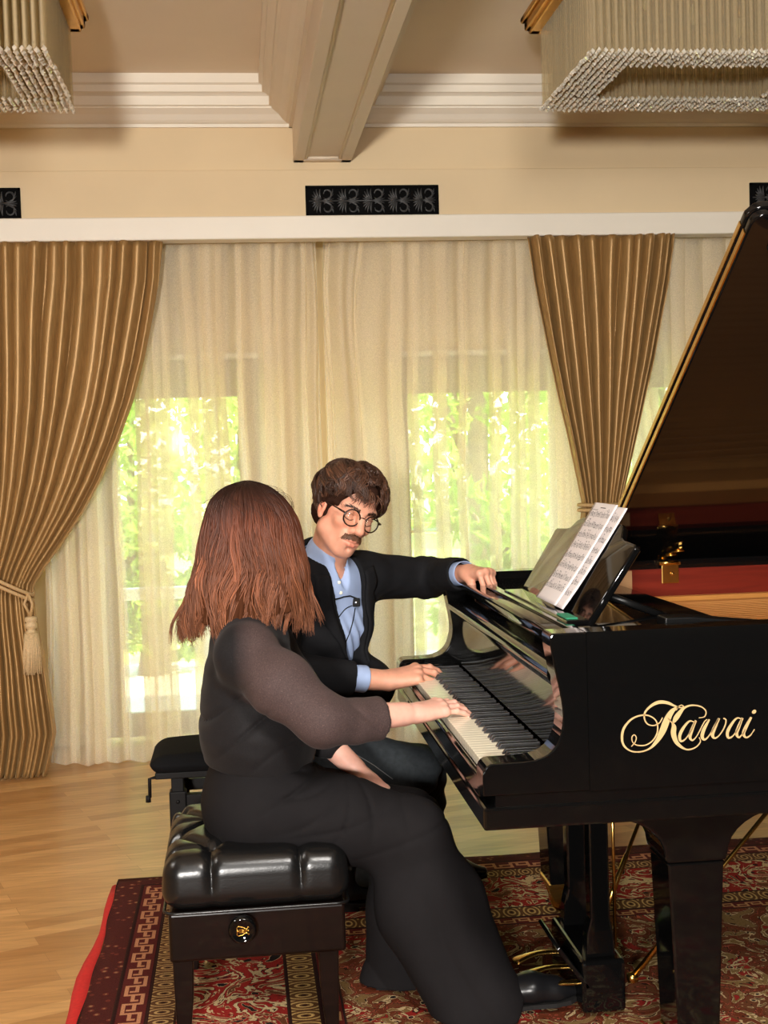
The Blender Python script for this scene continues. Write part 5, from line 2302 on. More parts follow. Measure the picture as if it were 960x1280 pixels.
def blouse_folds(X, Y, Z):
    sl = np.clip((.10 - (Y - 3.10)) / .05, 0, 1) * np.clip((X - .02) / .06, 0, 1)      # on the near sleeve
    b = .0040 * fbm(X, Y * .7, Z * 1.5, 17, 8) * (1 - .6 * sl)
    # soft creases drawn from the armpit to the waist and along the belly
    t = (X * .50 - Z) + .02 * np.sin(X * 16)
    w = np.exp(-((Z - .74) / .085) ** 2) * (1 - sl)
    c = .0085 * crease(t * 30 + .8 * np.sin(Y * 11), 4) * w
    # sleeve: slanting drapes on the forearm
    d = .0045 * crease((X * .55 + Z * .9) * 30 + .6 * np.sin(X * 20), 4) * sl * np.clip((X - .12) / .1, 0, 1)
    return b + c + d


Fs.op(blouse_folds, (-.16, 2.94, .50), (.42, 3.70, 1.08), mode='disp')
# crease where sleeve meets body, and the cuff
Fs.chain([at(336, 880, 3.03), at(360, 902, 3.0), at(402, 938, 2.98)], [.003, .010, .008], .014, 'cut')
Fs.half(at(476, 898, 3.14), unit(at(476, 898, 3.14) - at(440, 902, 3.105)), .004, lo=(.30, 2.94, .66), hi=(.42, 3.3, .90))
Fs.cone(at(468, 899, 3.133), at(492, 896, 3.157), .040, .038, .004, 'cut')
hemz = float(at(300, 948, WY)[2])
Fs.half((0, 0, hemz - .012), (-.10, 0, -1), .008, lo=(-.16, 2.94, .5), hi=(.24, 3.70, .72))
P, Fc = largest_piece(*Fs.mesh())
# sheer over the arms and shoulders (skin shows through), lined over the body
dk, lt = np.array(rgb(30, 28, 29)[:3]), np.array(rgb(78, 63, 61)[:3])
q = np.full(len(P), 9.0)
for A, B in zip(slv[:-1], slv[1:]):
    ab = B - A
    t = np.clip(((P - A) @ ab) / (ab @ ab), 0, 1)
    q = np.minimum(q, np.linalg.norm(P - A - t[:, None] * ab, axis=1))
f_ = np.clip((.097 - q) / .012, 0, 1) * np.clip((P[:, 0] + .03) / .05, 0, 1)
f_ = np.maximum(f_, .35 * np.clip((P[:, 2] - .98) / .06, 0, 1))
axial = np.clip((.375 - P[:, 0]) / .03, 0, 1)
f_ *= axial
colr_ = dk + (lt - dk) * f_[:, None]
solid('blouse', P, Fc, M_blouse, woman, relax=1, colors=np.concatenate([colr_, np.ones((len(P), 1))], 1))
del Fs

# shoes
M_shoe = simple('black_shoe_leather', (.008, .008, .009, 1), .3, spec=.3)
M_sole = simple('dark_shoe_sole', (.016, .015, .0145, 1), .6, spec=.15)


def shoe(heel, toe, parent, shaft=True):
    heel, toe = np.asarray(heel, float), np.asarray(toe, float)
    d = toe - heel
    L = np.linalg.norm(d)
    d = d / L
    sd = unit(np.cross([0, 0, 1], d))
    up = np.cross(d, sd)
    Fh = Field(np.arange(min(heel[0], toe[0]) - .09, max(heel[0], toe[0]) + .09, .0032), np.arange(heel[1] - .10, heel[1] + .10, .0032), np.arange(min(heel[2], toe[2]) - .06, max(heel[2], toe[2]) + .15, .0032))
    Fh.chain([heel + up * .042, heel + d * L * .38 + up * .044, heel + d * L * .68 + up * .031, heel + d * L * .95 + up * .021], [.032, .031, .025, .013], .03, sq=sd, sf=1.25)
    if shaft:
        Fh.cone(heel + up * .05, heel + up * .10 - d * .004, .032, .034, .02)
    Fh.half(heel + up * .010, -up, .006)
    solid('shoe', *largest_piece(*Fh.mesh()), M_shoe, parent)
    m = MB()
    outl = [(-.034, .0), (-.028, .026), (0, .034), (L * .35, .033), (L * .65, .041), (L * .85, .034), (L * .98, .012), (L * 1.0, 0), (L * .98, -.012), (L * .85, -.034), (L * .65, -.041), (L * .35, -.033), (0, -.034), (-.028, -.026)]
    vs = []
    for z in (0, .011):
        for a_, b_ in outl:
            vs.append(heel + d * a_ + sd * b_ + up * z)
    n = len(outl)
    m.add(vs, [tuple(reversed(range(n))), tuple(range(n, 2 * n))] + [(i, (i + 1) % n, n + (i + 1) % n, n + i) for i in range(n)])
    m.box((-.0, -.03, -.018), (.05, .03, .002), .003, mat=Matrix(((d[0], sd[0], up[0], heel[0] - d[0] * .03), (d[1], sd[1], up[1], heel[1] - d[1] * .03), (d[2], sd[2], up[2], heel[2] - d[2] * .03), (0, 0, 0, 1))))
    m.build('sole', M_sole, parent)


he = at(632, 1285, 3.118)
to = at(724, 1247, 3.118)
he[2] = max(he[2], .012)
shoe(he, to, woman, shaft=False)
shoe((.345, 3.335, .004), (.548, 3.290, .004), woman)

# long hair: an inner body of hair and many locks over it
rows_h = [(601, 309, 3), (604, 308, 15), (608, 308, 25), (614, 308, 34), (624, 309, 44), (636, 311, 51), (650, 313, 56), (668, 313.5, 60), (700, 314, 66), (730, 312, 73), (755, 310, 78), (775, 308, 81), (798, 309, 80)]
hz_ = np.array([at(r[1], r[0], 3.37)[2] for r in rows_h])
hcx = np.array([at(r[1], r[0], 3.37)[0] for r in rows_h])
hax = np.array([r[2] * 3.37 / FPX for r in rows_h])
o_ = np.argsort(hz_)


def hair_sec(z):
    return np.interp(z, hz_[o_], hcx[o_]), np.interp(z, hz_[o_], hax[o_])


HCY = 3.375
Fh = Field(np.arange(-.19, .22, .0045), np.arange(3.17, 3.56, .0045), np.arange(.93, 1.36, .0045))
zt_ = Fh.z
ccx, cax = hair_sec(zt_)


def hair_body(X, Y, Z):
    i = np.searchsorted(zt_, Z.ravel() - 1e-6)
    cx_, ax_ = ccx[i][None, None, :], cax[i][None, None, :] * .93 - .004
    ay_ = np.minimum(ax_ * .92, .135)
    e = np.sqrt(((X - cx_) / np.maximum(ax_, .002)) ** 2 + ((Y - HCY) / np.maximum(ay_, .002)) ** 2)
    th = np.arctan2(Y - HCY, X - cx_)
    g = .004 * np.sin(th * 26 + Z * 30) + .003 * np.sin(th * 47 - Z * 22)
    return (e - 1) * np.minimum(ax_, ay_) * .9 + g


zlo, ztp = hz_.min(), hz_.max() - .006
Fh.op(hair_body, (-.19, 3.17, zlo + .02), (.22, 3.56, ztp), k=0)
Fh.half((0, 0, zlo + .060), (.10, .0, -1), .01)
Fh.half((0, 0, ztp - .002), (0, 0, 1), .01)
# open towards the face
Fh.ell(HW(.10, .0, -.03), (.060, .050, .10), RW, .02, 'cut')
P, Fc = largest_piece(*Fh.mesh())
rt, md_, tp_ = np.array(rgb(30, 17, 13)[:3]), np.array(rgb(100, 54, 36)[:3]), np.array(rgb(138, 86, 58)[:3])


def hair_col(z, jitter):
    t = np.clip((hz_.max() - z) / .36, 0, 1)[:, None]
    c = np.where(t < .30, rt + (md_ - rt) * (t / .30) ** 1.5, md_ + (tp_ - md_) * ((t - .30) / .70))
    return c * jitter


hc = hair_col(P[:, 2], .30)  # inner hair tinted much darker, painting in the shade between locks
hair_base = solid('hair', P, Fc, mk_hair('auburn_hair_shade', .95, .02), woman, colors=np.concatenate([hc, np.ones((len(P), 1))], 1))
rh = np.random.default_rng(42)
paths = []
face_az = math.atan2(fW[1], fW[0])
n = 26
tt = np.linspace(0, 1, n)
locks = []
for k in range(270):                      # locks of hair; each is a sheaf of thin strands
    ph0 = rh.uniform(-PI, PI)
    if abs((ph0 - face_az + PI) % (2 * PI) - PI) < .66:
        continue
    near_ = max(0.0, math.cos(ph0 + 1.15))          # the side that lies over the shoulder is shorter
    zend = zlo + rh.uniform(-.006, .050) + .028 * near_ ** 2 + .03 * max(0, math.cos(ph0 - 1.2)) * rh.random()
    locks.append((ph0, zend, rh.uniform(.93, 1.03), 2.6 * math.sin(ph0 * 2.0) + 1.2 * math.sin(ph0 * 5 + 1) + rh.normal() * .5, rh.uniform(5.6, 6.8), rh.uniform(.7, 1.25), rh.uniform(-.17, .10), rh.uniform(.62, 1.35)))
for (ph0, zend, lay, p0, fr_, am_, curl_, jl) in locks:
    for q in range(15):
        dphi = rh.normal() * .105
        zs_ = hz_.max() - abs(rh.normal()) * .004
        ze = zend + rh.normal() * .007
        # even steps along the strand: bent over the crown, then straight down
        zz = zs_ - (zs_ - ze) * (tt ** 1.9 * .55 + tt ** 1.1 * .45)
        cx_, ax_ = hair_sec(zz)
        ay_ = np.minimum(ax_ * .92, .135)
        w = np.clip((tt - .30) / .45, 0, 1)
        phi = ph0 + dphi * (1 - .35 * w - .45 * np.clip((tt - .75) / .25, 0, 1)) + am_ * .10 * w * np.sin(tt * fr_ * 1.9 + p0) + .02 * np.sin(tt * 15 + rh.uniform(0, 6))
        s = lay * (1 + .06 * am_ * w * np.cos(tt * fr_ * 1.9 + p0 + .8)) + rh.normal() * .010
        s = s + np.clip((tt - .80) / .20, 0, 1) ** 1.6 * (curl_ + rh.normal() * .03)
        x = cx_ + ax_ * s * np.cos(phi)
        y = HCY + ay_ * s * np.sin(phi)
        rad_ = np.interp(tt, [0, .08, .5, .85, 1], [.0016, .0023, .0024, .0017, .0003]) * rh.uniform(.6, 1.15)
        c = hair_col(zz, jl * rh.uniform(.75, 1.2))
        if rh.random() < .10:
            c = c * (1 + .55 * w[:, None])
        paths.append((np.stack([x, y, zz], 1), rad_, c))
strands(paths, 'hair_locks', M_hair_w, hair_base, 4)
# a few loose hairs
paths = []
for k in range(26):
    ph0 = rh.uniform(-PI, PI)
    tt = np.linspace(0, 1, 9)
    z0_ = hz_.max() - rh.uniform(.01, .05)
    cx_, ax_ = hair_sec(z0_ - tt * .06)
    s = 1.02 + .10 * tt * (1 - tt) * 4 * rh.random()
    x = cx_ + ax_ * s * np.cos(ph0 + tt * .8)
    y = HCY + ax_ * .9 * s * np.sin(ph0 + tt * .8)
    paths.append((np.stack([x, y, z0_ - tt * .05 + .012 * tt * (1 - tt) * 4], 1), np.full(9, .00045), np.tile(rt, (9, 1))))
strands(paths, 'loose_hair', M_hair_w, hair_base, 4)
# =================================================================== the man beside her
man = thing('person', 'man with moustache and round glasses in black jacket and blue shirt leaning over the keys', 'person', (.1, 3.9, 0))
hdM = at(433, 641, 3.80)
_y, _p, _r = math.radians(20), math.radians(14), math.radians(21)
f0, l0, z0_ = np.array([math.sin(_y), -math.cos(_y), 0]), np.array([math.cos(_y), math.sin(_y), 0]), np.array([0, 0, 1.0])
fM = f0 * math.cos(_p) - z0_ * math.sin(_p)
u1 = z0_ * math.cos(_p) + f0 * math.sin(_p)
uM = u1 * math.cos(_r) + l0 * math.sin(_r)
lM = np.cross(uM, fM)
RM = np.stack([fM, lM, uM], 1)


def HM(*p):
    return hdM + RM @ np.array(p, float)


# torso frame: lateral towards his left, g out of the chest
latM = unit((.74, .67, 0))
gM = unit((.67, -.74, 0))
nkM = at(401, 712, 3.88)
chM = at(398, 778, 3.92)
wsM = at(372, 862, 3.97)
plM = at(316, 910, 4.04)
shLM, shRM = nkM + latM * .185 + [0, 0, -.035], nkM - latM * .185 + [0, 0, -.045]
elLM, wrLM = at(533, 722, 4.16), at(584, 716, 3.90)
elRM, wrRM = at(346, 840, 3.70), at(483, 851, 3.755)
hpR, hpL = at(322, 922, 3.95), at(322, 922, 4.13)
knR, knL = at(520, 962, 3.83), at(530, 962, 4.05)
anR, anL = np.array([.36, 3.93, .10]), np.array([.56, 4.12, .10])

xs = axis_grid([(hdM[0] - .13, hdM[0] + .15, .0022), (.37, .60, .0022), (.62, .78, .0022)], -.25, .82, .006)
ys = axis_grid([(3.65, 3.95, .0022)], 3.55, 4.30, .006)
zs = axis_grid([(.745, .85, .0022), (.96, 1.36, .0022)], 0.0, 1.40, .006)
Fb = Field(xs, ys, zs)
Fb.chain([plM, wsM, chM], [.115, .11, .115], .05, sq=latM, sf=1.3)
Fb.chain([shLM, nkM + [0, 0, -.03], shRM], [.055, .06, .055], .05)
Fb.cone(nkM + [0, 0, -.04], HM(-.025, 0, -.06), .060, .056, .02)
for hp, kn_, an in ((hpR, knR, anR), (hpL, knL, anL)):
    Fb.cone(hp, kn_, .075, .055, .04)
    Fb.cone(kn_, an, .055, .038, .02)
    Fb.cone(an, an + np.array([.09, 0, -.05]), .036, .026, .02)
for sh, el, wr in ((shRM, elRM, wrRM), (shLM, elLM, wrLM)):
    Fb.cone(sh, el, .048, .041, .02)
# right hand on the keys
dR_ = unit((.95, .08, .16))
nR_ = unit(np.array([-.10, -.30, 1]) - dR_ * (dR_ @ np.array([-.10, -.30, 1])))
sR_ = np.cross(nR_, dR_)
tipsR = hand(Fb, wrRM, dR_, nR_, sR_, ((16, 24, 14), (26, 28, 16), (42, 40, 20), (46, 36, 18)), scale=1.14, spread=(.14, .03, -.06, -.16), forearm=elRM, fr=(.029, .038),
             thumb=((.60, .70, -.30), (.90, .25, -.34), (.97, .05, -.25)))
# left hand hooked over the edge of the shelf
dL_ = unit((.52, -.78, .02))
nL_ = unit(np.array([.10, -.20, 1]) - dL_ * (dL_ @ np.array([.10, -.20, 1])))
sL_ = np.cross(dL_, nL_)
tipsL = hand(Fb, wrLM, dL_, nL_, sL_, ((70, 16, 10), (66, 30, 18), (72, 42, 22), (76, 42, 20)), scale=1.0, spread=(.10, .02, -.04, -.12), forearm=elLM, fr=(.030, .038),
             thumb=((.62, .22, -.55), (.55, .05, -.80), (.40, -.05, -.9)))
# head
Fb.ell(HM(-.014, 0, .043), (.098, .077, .084), RM, .02)
Fb.ell(HM(.020, 0, -.022), (.068, .057, .092), RM, .025)
Fb.cone(HM(.061, -.010, -.095), HM(.061, .010, -.095), .019, .019, .03)
for s in (-1, 1):
    Fb.cone(HM(.059, s * .008, -.094), HM(.000, s * .047, -.062), .018, .018, .03)
    Fb.ell(HM(.062, s * .037, -.018), (.024, .022, .020), RM, .022)
    Fb.cone(HM(.086, s * .012, .030), HM(.066, s * .050, .030), .0095, .009, .016)
    Fb.ell(HM(.096, s * .033, .006), (.015, .019, .0125), RM, .014, 'cut')
    Fb.ell(HM(.0725, s * .032, .005), (.0145, .0165, .0125), RM, .003)
    # lowered upper lid and lower lid rims
    Fb.chain([HM(.080, s * .017, .000), HM(.0872, s * .030, -.0035), HM(.078, s * .048, .000)], [.0022, .0028, .002], .003)
    Fb.chain([HM(.081, s * .018, .013), HM(.087, s * .032, .0165), HM(.077, s * .049, .011)], [.002, .003, .002], .005)
    # ears
    Fb.ell(HM(-.006, s * .079, -.004), (.020, .0075, .031), RM, .006)
    Fb.ell(HM(-.001, s * .0875, -.002), (.010, .006, .018), RM, .005, 'cut')
    Fb.ell(HM(.000, s * .078, -.030), (.009, .006, .010), RM, .004)
Fb.chain([HM(.086, 0, .022), HM(.099, 0, .002), HM(.114, 0, -.022)], [.0100, .0108, .0132], .011)
Fb.ell(HM(.115, 0, -.027), (.0135, .0135, .0115), RM, .006)
for s in (-1, 1):
    Fb.ell(HM(.101, s * .0145, -.030), (.0120, .0090, .0092), RM, .006)
    Fb.ell(HM(.106, s * .007, -.0375), (.005, .0035, .003), RM, .003, 'cut')
Fb.ell(HM(.082, 0, -.060), (.017, .034, .026), RM, .022)
Fb.chain([HM(.088, -.024, -.064), HM(.1015, -.007, -.0595), HM(.1015, .007, -.0595), HM(.088, .024, -.064)], [.0025, .0046, .0046, .0025], .006)
Fb.chain([HM(.088, -.022, -.067), HM(.0995, -.006, -.0725), HM(.0995, .006, -.0725), HM(.088, .022, -.067)], [.0025, .0054, .0054, .0025], .006)
Fb.chain([HM(.092, -.024, -.0655), HM(.1065, 0, -.0662), HM(.092, .024, -.0655)], [.0012, .0016, .0012], .0025, 'cut')
Fb.cone(HM(.093, 0, -.088), HM(.090, 0, -.087), .004, .004, .012, 'cut')
Fb.half((0, 0, sz1 - .004), (0, 0, -1), .02, lo=(-.25, 3.55, .3), hi=(SX1, 4.30, .70))
P, Fc = largest_piece(*Fb.mesh())
Q = (P - hdM) @ RM
near = np.linalg.norm(Q, axis=1) < .17
tint = np.ones((len(P), 4))


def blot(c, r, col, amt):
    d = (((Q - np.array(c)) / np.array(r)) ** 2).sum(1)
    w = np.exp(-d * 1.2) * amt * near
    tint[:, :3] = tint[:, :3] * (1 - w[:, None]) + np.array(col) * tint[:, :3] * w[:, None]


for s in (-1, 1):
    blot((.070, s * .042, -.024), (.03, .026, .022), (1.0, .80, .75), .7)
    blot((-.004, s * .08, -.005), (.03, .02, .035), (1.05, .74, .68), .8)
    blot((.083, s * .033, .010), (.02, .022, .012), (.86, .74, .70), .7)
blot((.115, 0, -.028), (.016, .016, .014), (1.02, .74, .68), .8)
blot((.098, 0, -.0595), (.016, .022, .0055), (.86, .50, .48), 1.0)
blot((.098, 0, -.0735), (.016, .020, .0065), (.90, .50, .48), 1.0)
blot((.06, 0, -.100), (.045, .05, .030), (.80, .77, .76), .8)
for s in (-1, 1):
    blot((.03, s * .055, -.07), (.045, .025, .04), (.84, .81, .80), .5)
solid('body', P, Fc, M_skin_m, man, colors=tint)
nails(tipsR[:4], nR_, man, M_nail)
for p_, d_, r_ in tipsL[:2]:
    nails([(p_, d_, r_)], unit(dL_ + .2 * nL_), man, M_nail)
headT = BVHTree.FromPolygons([tuple(v) for v in P], [tuple(f) for f in Fc])
del Fb

# ---- face hair: brows, moustache
rb = np.random.default_rng(5)


def surf(p_local, off=.001):
    """on the skin, straight back along the face"""
    o = HM(.20, p_local[1], p_local[2])
    hit = headT.ray_cast(Vector(o), Vector(-fM))
    if hit[0] is None:
        return HM(*p_local)
    return np.array(hit[0]) + fM * off


brn = np.array(rgb(58, 36, 24)[:3])
paths = []
for s in (-1, 1):
    for k in range(110):
        t = rb.random()
        y = s * (.012 + .042 * t)
        z = .0265 + .008 * math.sin(t * 2.4) - .006 * t + rb.normal() * .0022
        a = surf((0, y, z), .0008)
        b = surf((0, y + s * .007, z + .0015 + rb.normal() * .001), .0022)
        paths.append((np.array([a, (a + b) / 2 + fM * .001, b]), np.array([.0007, .0006, .0002]), np.tile(brn * rb.uniform(.7, 1.2), (3, 1))))
strands(paths, 'eyebrows', M_hair_m, man, 4)
paths = []
mst = np.array(rgb(92, 56, 32)[:3])
for k in range(420):
    t = rb.uniform(-1, 1)
    y = t * .029
    z = -.0435 - .006 * abs(t) ** 1.5 + rb.uniform(-.004, .0035)
    a = surf((0, y, z), .0004)
    b = surf((0, y + t * .006 + rb.normal() * .0015, z - .010 - .004 * abs(t)), .0035)
    m_ = (a + b) / 2 + fM * .002
    paths.append((np.array([a, m_, b]), np.array([.0009, .0009, .0002]), np.tile(mst * rb.uniform(.6, 1.35), (3, 1))))
strands(paths, 'moustache', M_hair_m, man, 4)

# lowered lashes
for s in (-1, 1):
    m = MB()
    pts = [surf((0, s * y, z), .0006) for y, z in ((.017, -.002), (.022, -.0050), (.029, -.0070), (.036, -.0066), (.043, -.0040), (.049, .0005))]
    m.tube(spline(pts, 14), [.0005] * 2 + [.0011] * 10 + [.0006] * 2, 6)
    m.build('eyelashes', simple('lash', rgb(30, 18, 14), .6), man)
    m = MB()
    pts = [surf((0, s * y, z), .0002) for y, z in ((.018, .0075), (.025, .0105), (.033, .0110), (.041, .0090), (.047, .0055))]
    m.tube(spline(pts, 12), [.0003] * 2 + [.0007] * 8 + [.0003] * 2, 6)
    m.build('lid_crease', simple('lid_crease_shade', rgb(150, 92, 74), .6), man)  # darker tube draws the shade in the eyelid fold

# ---- hair on the head: cap and tousled locks
cH = np.array([-.018, 0, .048])
rH = np.array([.112, .096, .096])
Fh = Field(np.arange(hdM[0] - .17, hdM[0] + .19, .0036), np.arange(hdM[1] - .18, hdM[1] + .18, .0036), np.arange(hdM[2] - .14, hdM[2] + .19, .0036))
Fh.ell(HM(*cH), rH * .955, RM, .01)
Fh.ell(HM(-.055, 0, -.005), (.062, .080, .075), RM, .02)
for s in (-1, 1):
    Fh.ell(HM(.008, s * .076, .034), (.030, .013, .030), RM, .012)
Fh.op(lambda X, Y, Z: .006 * fbm(X, Y, Z, 75, 3), hdM - .17, hdM + .17, mode='disp')
# free the face: everything before a slanting hairline
Fh.rbox(HM(.130, 0, -.052), (.080, .12, .100), .03, RM, .012, 'cut')
Fh.ell(HM(.100, -.008, .038), (.052, .062, .048), RM, .015, 'cut')
for s in (-1, 1):
    Fh.ell(HM(.002, s * .098, -.020), (.026, .030, .030), RM, .006, 'cut')
    Fh.ell(HM(.055, s * .085, -.040), (.055, .05, .060), RM, .012, 'cut')
P, Fc = largest_piece(*Fh.mesh())
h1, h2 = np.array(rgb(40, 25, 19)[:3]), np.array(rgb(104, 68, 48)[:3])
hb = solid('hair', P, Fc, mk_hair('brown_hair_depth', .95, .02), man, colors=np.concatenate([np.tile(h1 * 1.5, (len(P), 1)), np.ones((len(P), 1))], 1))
paths = []
for k in range(1500):
    # from a crown whorl towards the rim of the hair
    ph = rb.uniform(-PI, PI)
    aph = abs(ph)
    lock = math.floor(ph * 6.5) * 7 + int(rb.integers(0, 3))
    lr = np.random.default_rng(int(lock) + 400)
    # where the lock ends: fringe short in the middle, longer to the sides
    if aph < .5:
        te = 1.12 + lr.uniform(-.10, .26)
    elif aph < 1.1:
        te = 1.72 + lr.uniform(-.12, .16)
    elif aph < 1.9:
        te = 1.70 + lr.uniform(-.1, .22)
    else:
        te = 2.20 + lr.uniform(-.12, .2)
    t0 = rb.uniform(.02, .9) if rb.random() < .6 else rb.uniform(.02, .3)
    te = max(te, t0 + .35)
    n = 15
    tt = np.linspace(0, 1, n)
    th = t0 + (te - t0) * tt
    sweep = lr.uniform(-.30, .30) + .22
    phv = ph + sweep * tt ** 1.3 + .20 * np.sin(tt * lr.uniform(5, 9) + lr.uniform(0, 6)) + .03 * np.sin(tt * 13 + rb.uniform(0, 6))
    lift = 1.0 + rb.uniform(-.01, .05) + lr.uniform(.02, .16) * np.sin(tt * PI) ** 1.2 + .04 * np.sin(tt * lr.uniform(8, 12) + lr.uniform(0, 6)) * tt + lr.uniform(-.02, .10) * tt ** 3
    # the pole of the whorl sits a little behind the top
    c0, s0 = math.cos(-.35), math.sin(-.35)
    x = np.sin(th) * np.cos(phv)
    y = np.sin(th) * np.sin(phv)
    z = np.cos(th)
    x, z = x * c0 + z * s0, -x * s0 + z * c0
    L = cH[None, :] + np.stack([x, y, z], 1) * rH[None, :] * lift[:, None]
    # falling ends leave the skull: hang a little outward
    W_ = hdM + L @ RM.T
    rad_ = np.interp(tt, [0, .2, .7, 1], [.0016, .0030, .0027, .0004]) * rb.uniform(.6, 1.15)
    c = (h1 + (h2 - h1) * (.15 + .75 * tt[:, None] * lr.random())) * rb.uniform(.7, 1.2) * lr.uniform(.6, 1.3)
    paths.append((W_, rad_, c))
for k in range(40):       # thin strands over the forehead
    y0 = rb.uniform(-.045, .045)
    tt = np.linspace(0, 1, 9)
    o = np.array([.068, y0, .098 - abs(y0) * .3])
    e = np.array([.094 - abs(y0) * .3, y0 * 1.25 + .010 * rb.normal(), .050 + rb.uniform(-.012, .015)])
    L = o + (e - o) * tt[:, None] + np.stack([.016 * np.sin(tt * PI), .004 * np.sin(tt * 6 + k), 0 * tt], 1)
    paths.append((hdM + L @ RM.T, np.interp(tt, [0, .5, 1], [.0016, .0014, .0003]), np.tile(h2 * rb.uniform(.5, 1.0), (9, 1))))
strands(paths, 'hair_locks', M_hair_m, hb, 5)

# ---- glasses
M_frame = simple('dark_acetate', rgb(34, 20, 14), .2)
gl_ = MB()
ctr = []
for s in (-1, 1):
    c = np.array([.102, s * .034, .003])
    ctr.append(c)
    yaw_ = s * .16
    ring = []
    for a in np.linspace(0, 2 * PI, 41)[:-1]:
        ly, lz = .0252 * math.cos(a), .0240 * math.sin(a)
        ring.append(HM(c[0] - abs(ly) * 0 - s * ly * math.sin(.16), c[1] + ly * math.cos(.16), c[2] + lz))
    gl_.tube(ring, .0021, 8, closed=True)
    # temple arm to the ear
    gl_.tube([HM(.097, s * .0585, .010), HM(.090, s * .070, .012), HM(.045, s * .079, .013), HM(.005, s * .083, .012), HM(-.018, s * .083, -.004)], [.0026, .0026, .0019, .0017, .0015], 8)
gl_.tube([HM(.103, -.0095, .010), HM(.1075, 0, .0135), HM(.103, .0095, .010)], .0021, 8)
go = gl_.build('eyeglasses', M_frame, man)
M_lens = mk_thin_glass('lens_glass', (.97, .98, .97, 1), 0.0)
for s, c in zip((-1, 1), ctr):
    m = MB()
    vs = []
    for off in (.0006, -.0006):
        vs.append(HM(c[0] + off + .001, c[1], c[2]))
        for a in np.linspace(0, 2 * PI, 33)[:-1]:
            ly, lz = .0246 * math.cos(a), .0234 * math.sin(a)
            vs.append(HM(c[0] - s * ly * math.sin(.16) + off, c[1] + ly * math.cos(.16), c[2] + lz))
    fs = [(0, 1 + i, 1 + (i + 1) % 32) for i in range(32)] + [(33, 34 + (i + 1) % 32, 34 + i) for i in range(32)] + [(1 + i, 34 + i, 34 + (i + 1) % 32, 1 + (i + 1) % 32) for i in range(32)]
    m.add(vs, fs, True)
    m.build('lens', M_lens, go)

# ---- shirt
M_shirt = simple('blue_shirt_cotton', rgb(164, 184, 222), .8, noise=.03, nscale=40)
M_jacket = simple('black_jacket_wool', rgb(27, 27, 29), .88, noise=.06, nscale=60, bump=.2, bscale=500, spec=.12)
M_lining = simple('jacket_lining', (.006, .006, .007, 1), .45)


def torso(F, grow, sf=1.42):
    F.chain([plM + [0, 0, -.03], wsM, chM, nkM + [0, 0, -.055]], [.120 + grow, .116 + grow, .112 + grow, .080 + grow], .05, sq=latM, sf=sf)
    F.chain([shLM, nkM + [0, 0, -.035], shRM], [.058 + grow, .064 + grow, .058 + grow], .06)


Fs = Field(np.arange(-.22, .58, .0045), np.arange(3.62, 4.25, .0045), np.arange(.56, 1.20, .0045))
torso(Fs, .004, 1.40)
Fs.cone(nkM + [0, 0, -.03], nkM + (HM(-.02, 0, -.075) - nkM) * .45, .066, .064, .02)


def shirt_folds(X, Y, Z):
    a = (X - chM[0]) * latM[0] + (Y - chM[1]) * latM[1]
    t = a * 1.6 + (Z - chM[2])
    w = np.clip((chM[2] + .06 - Z) / .10, 0, 1)
    return .0042 * np.sin(t * 95 + 1.5 * np.sin(Z * 16)) * w


Fs.op(shirt_folds, (-.2, 3.62, .56), (.58, 4.25, 1.12), mode='disp')
# open collar
Fs.cone(nkM + gM * .075 + latM * .004 + [0, 0, .03], nkM + gM * .110 + latM * .004 + [0, 0, -.060], .030, .010, .004, 'cut')
P, Fc = largest_piece(*Fs.mesh())
shirt_o = solid('shirt', P, Fc, M_shirt, man, relax=1)
shirtT = BVHTree.FromPolygons([tuple(v) for v in P], [tuple(f) for f in Fc])
del Fs

# collar leaves
axn = unit((HM(-.02, 0, -.075) - nkM))
c0 = nkM + axn * .012
gN = unit(gM - axn * (gM @ axn))
lN = np.cross(axn, gN)
lN = lN if lN @ latM > 0 else -lN
for s in (-1, 1):
    G = []
    for i, th in enumerate(np.linspace(.30, PI, 20)):
        k = (1 - i / 19.0)
        pt = max(0, k - .55) / .45
        dirr = gN * math.cos(th) + lN * (s * math.sin(th))
        row = []
        for v in np.linspace(0, 1, 8):
            r = .068 + .016 * math.sin(v * PI * .6) + .024 * v * (1 + .55 * pt)
            h = .036 - .050 * v - .044 * v * pt
            side = lN * s * (.030 * v * pt)
            row.append(c0 + dirr * r + axn * h + side)
        G.append(row)
    m = MB()
    m.grid(np.array(G))
    o = m.build('collar', M_shirt, shirt_o)
    md = o.modifiers.new('thickness', 'SOLIDIFY')
    md.thickness = .0022

# ---- jacket
Fj = Field(np.arange(-.24, .80, .0047), np.arange(3.54, 4.30, .0050), np.arange(.50, 1.22, .0047))
torso(Fj, .016, 1.46)
Fj.cone(wsM + gM * .03, at(455, 850, 3.90) + [0, 0, -.02], .12, .085, .06, sq=latM, sf=1.2)
Fj.chain([shLM + [0, 0, -.004], elLM, wrLM + (elLM - wrLM) * .13], [.076, .062, .050], .03)
Fj.chain([shRM + [0, 0, -.004], elRM, wrRM + (elRM - wrRM) * .31], [.076, .066, .052], .03)
Fj.cone(nkM + [0, 0, -.03] - gM * .02, nkM + [0, 0, .028] - gM * .022, .078, .072, .02)


def jacket_folds(X, Y, Z):
    b = .0042 * fbm(X, Y, Z, 24, 13)
    # bunching in the crook of both sleeves
    out = b
    for el in (elLM, elRM):
        d2 = (X - el[0]) ** 2 + (Y - el[1]) ** 2 + (Z - el[2]) ** 2
        out = out + .006 * np.sin((X * .8 + Y * .5 + Z * .6) * 150) * np.exp(-d2 / .06 ** 2)
    return out


Fj.op(jacket_folds, (-.24, 3.54, .50), (.80, 4.30, 1.2), mode='disp')
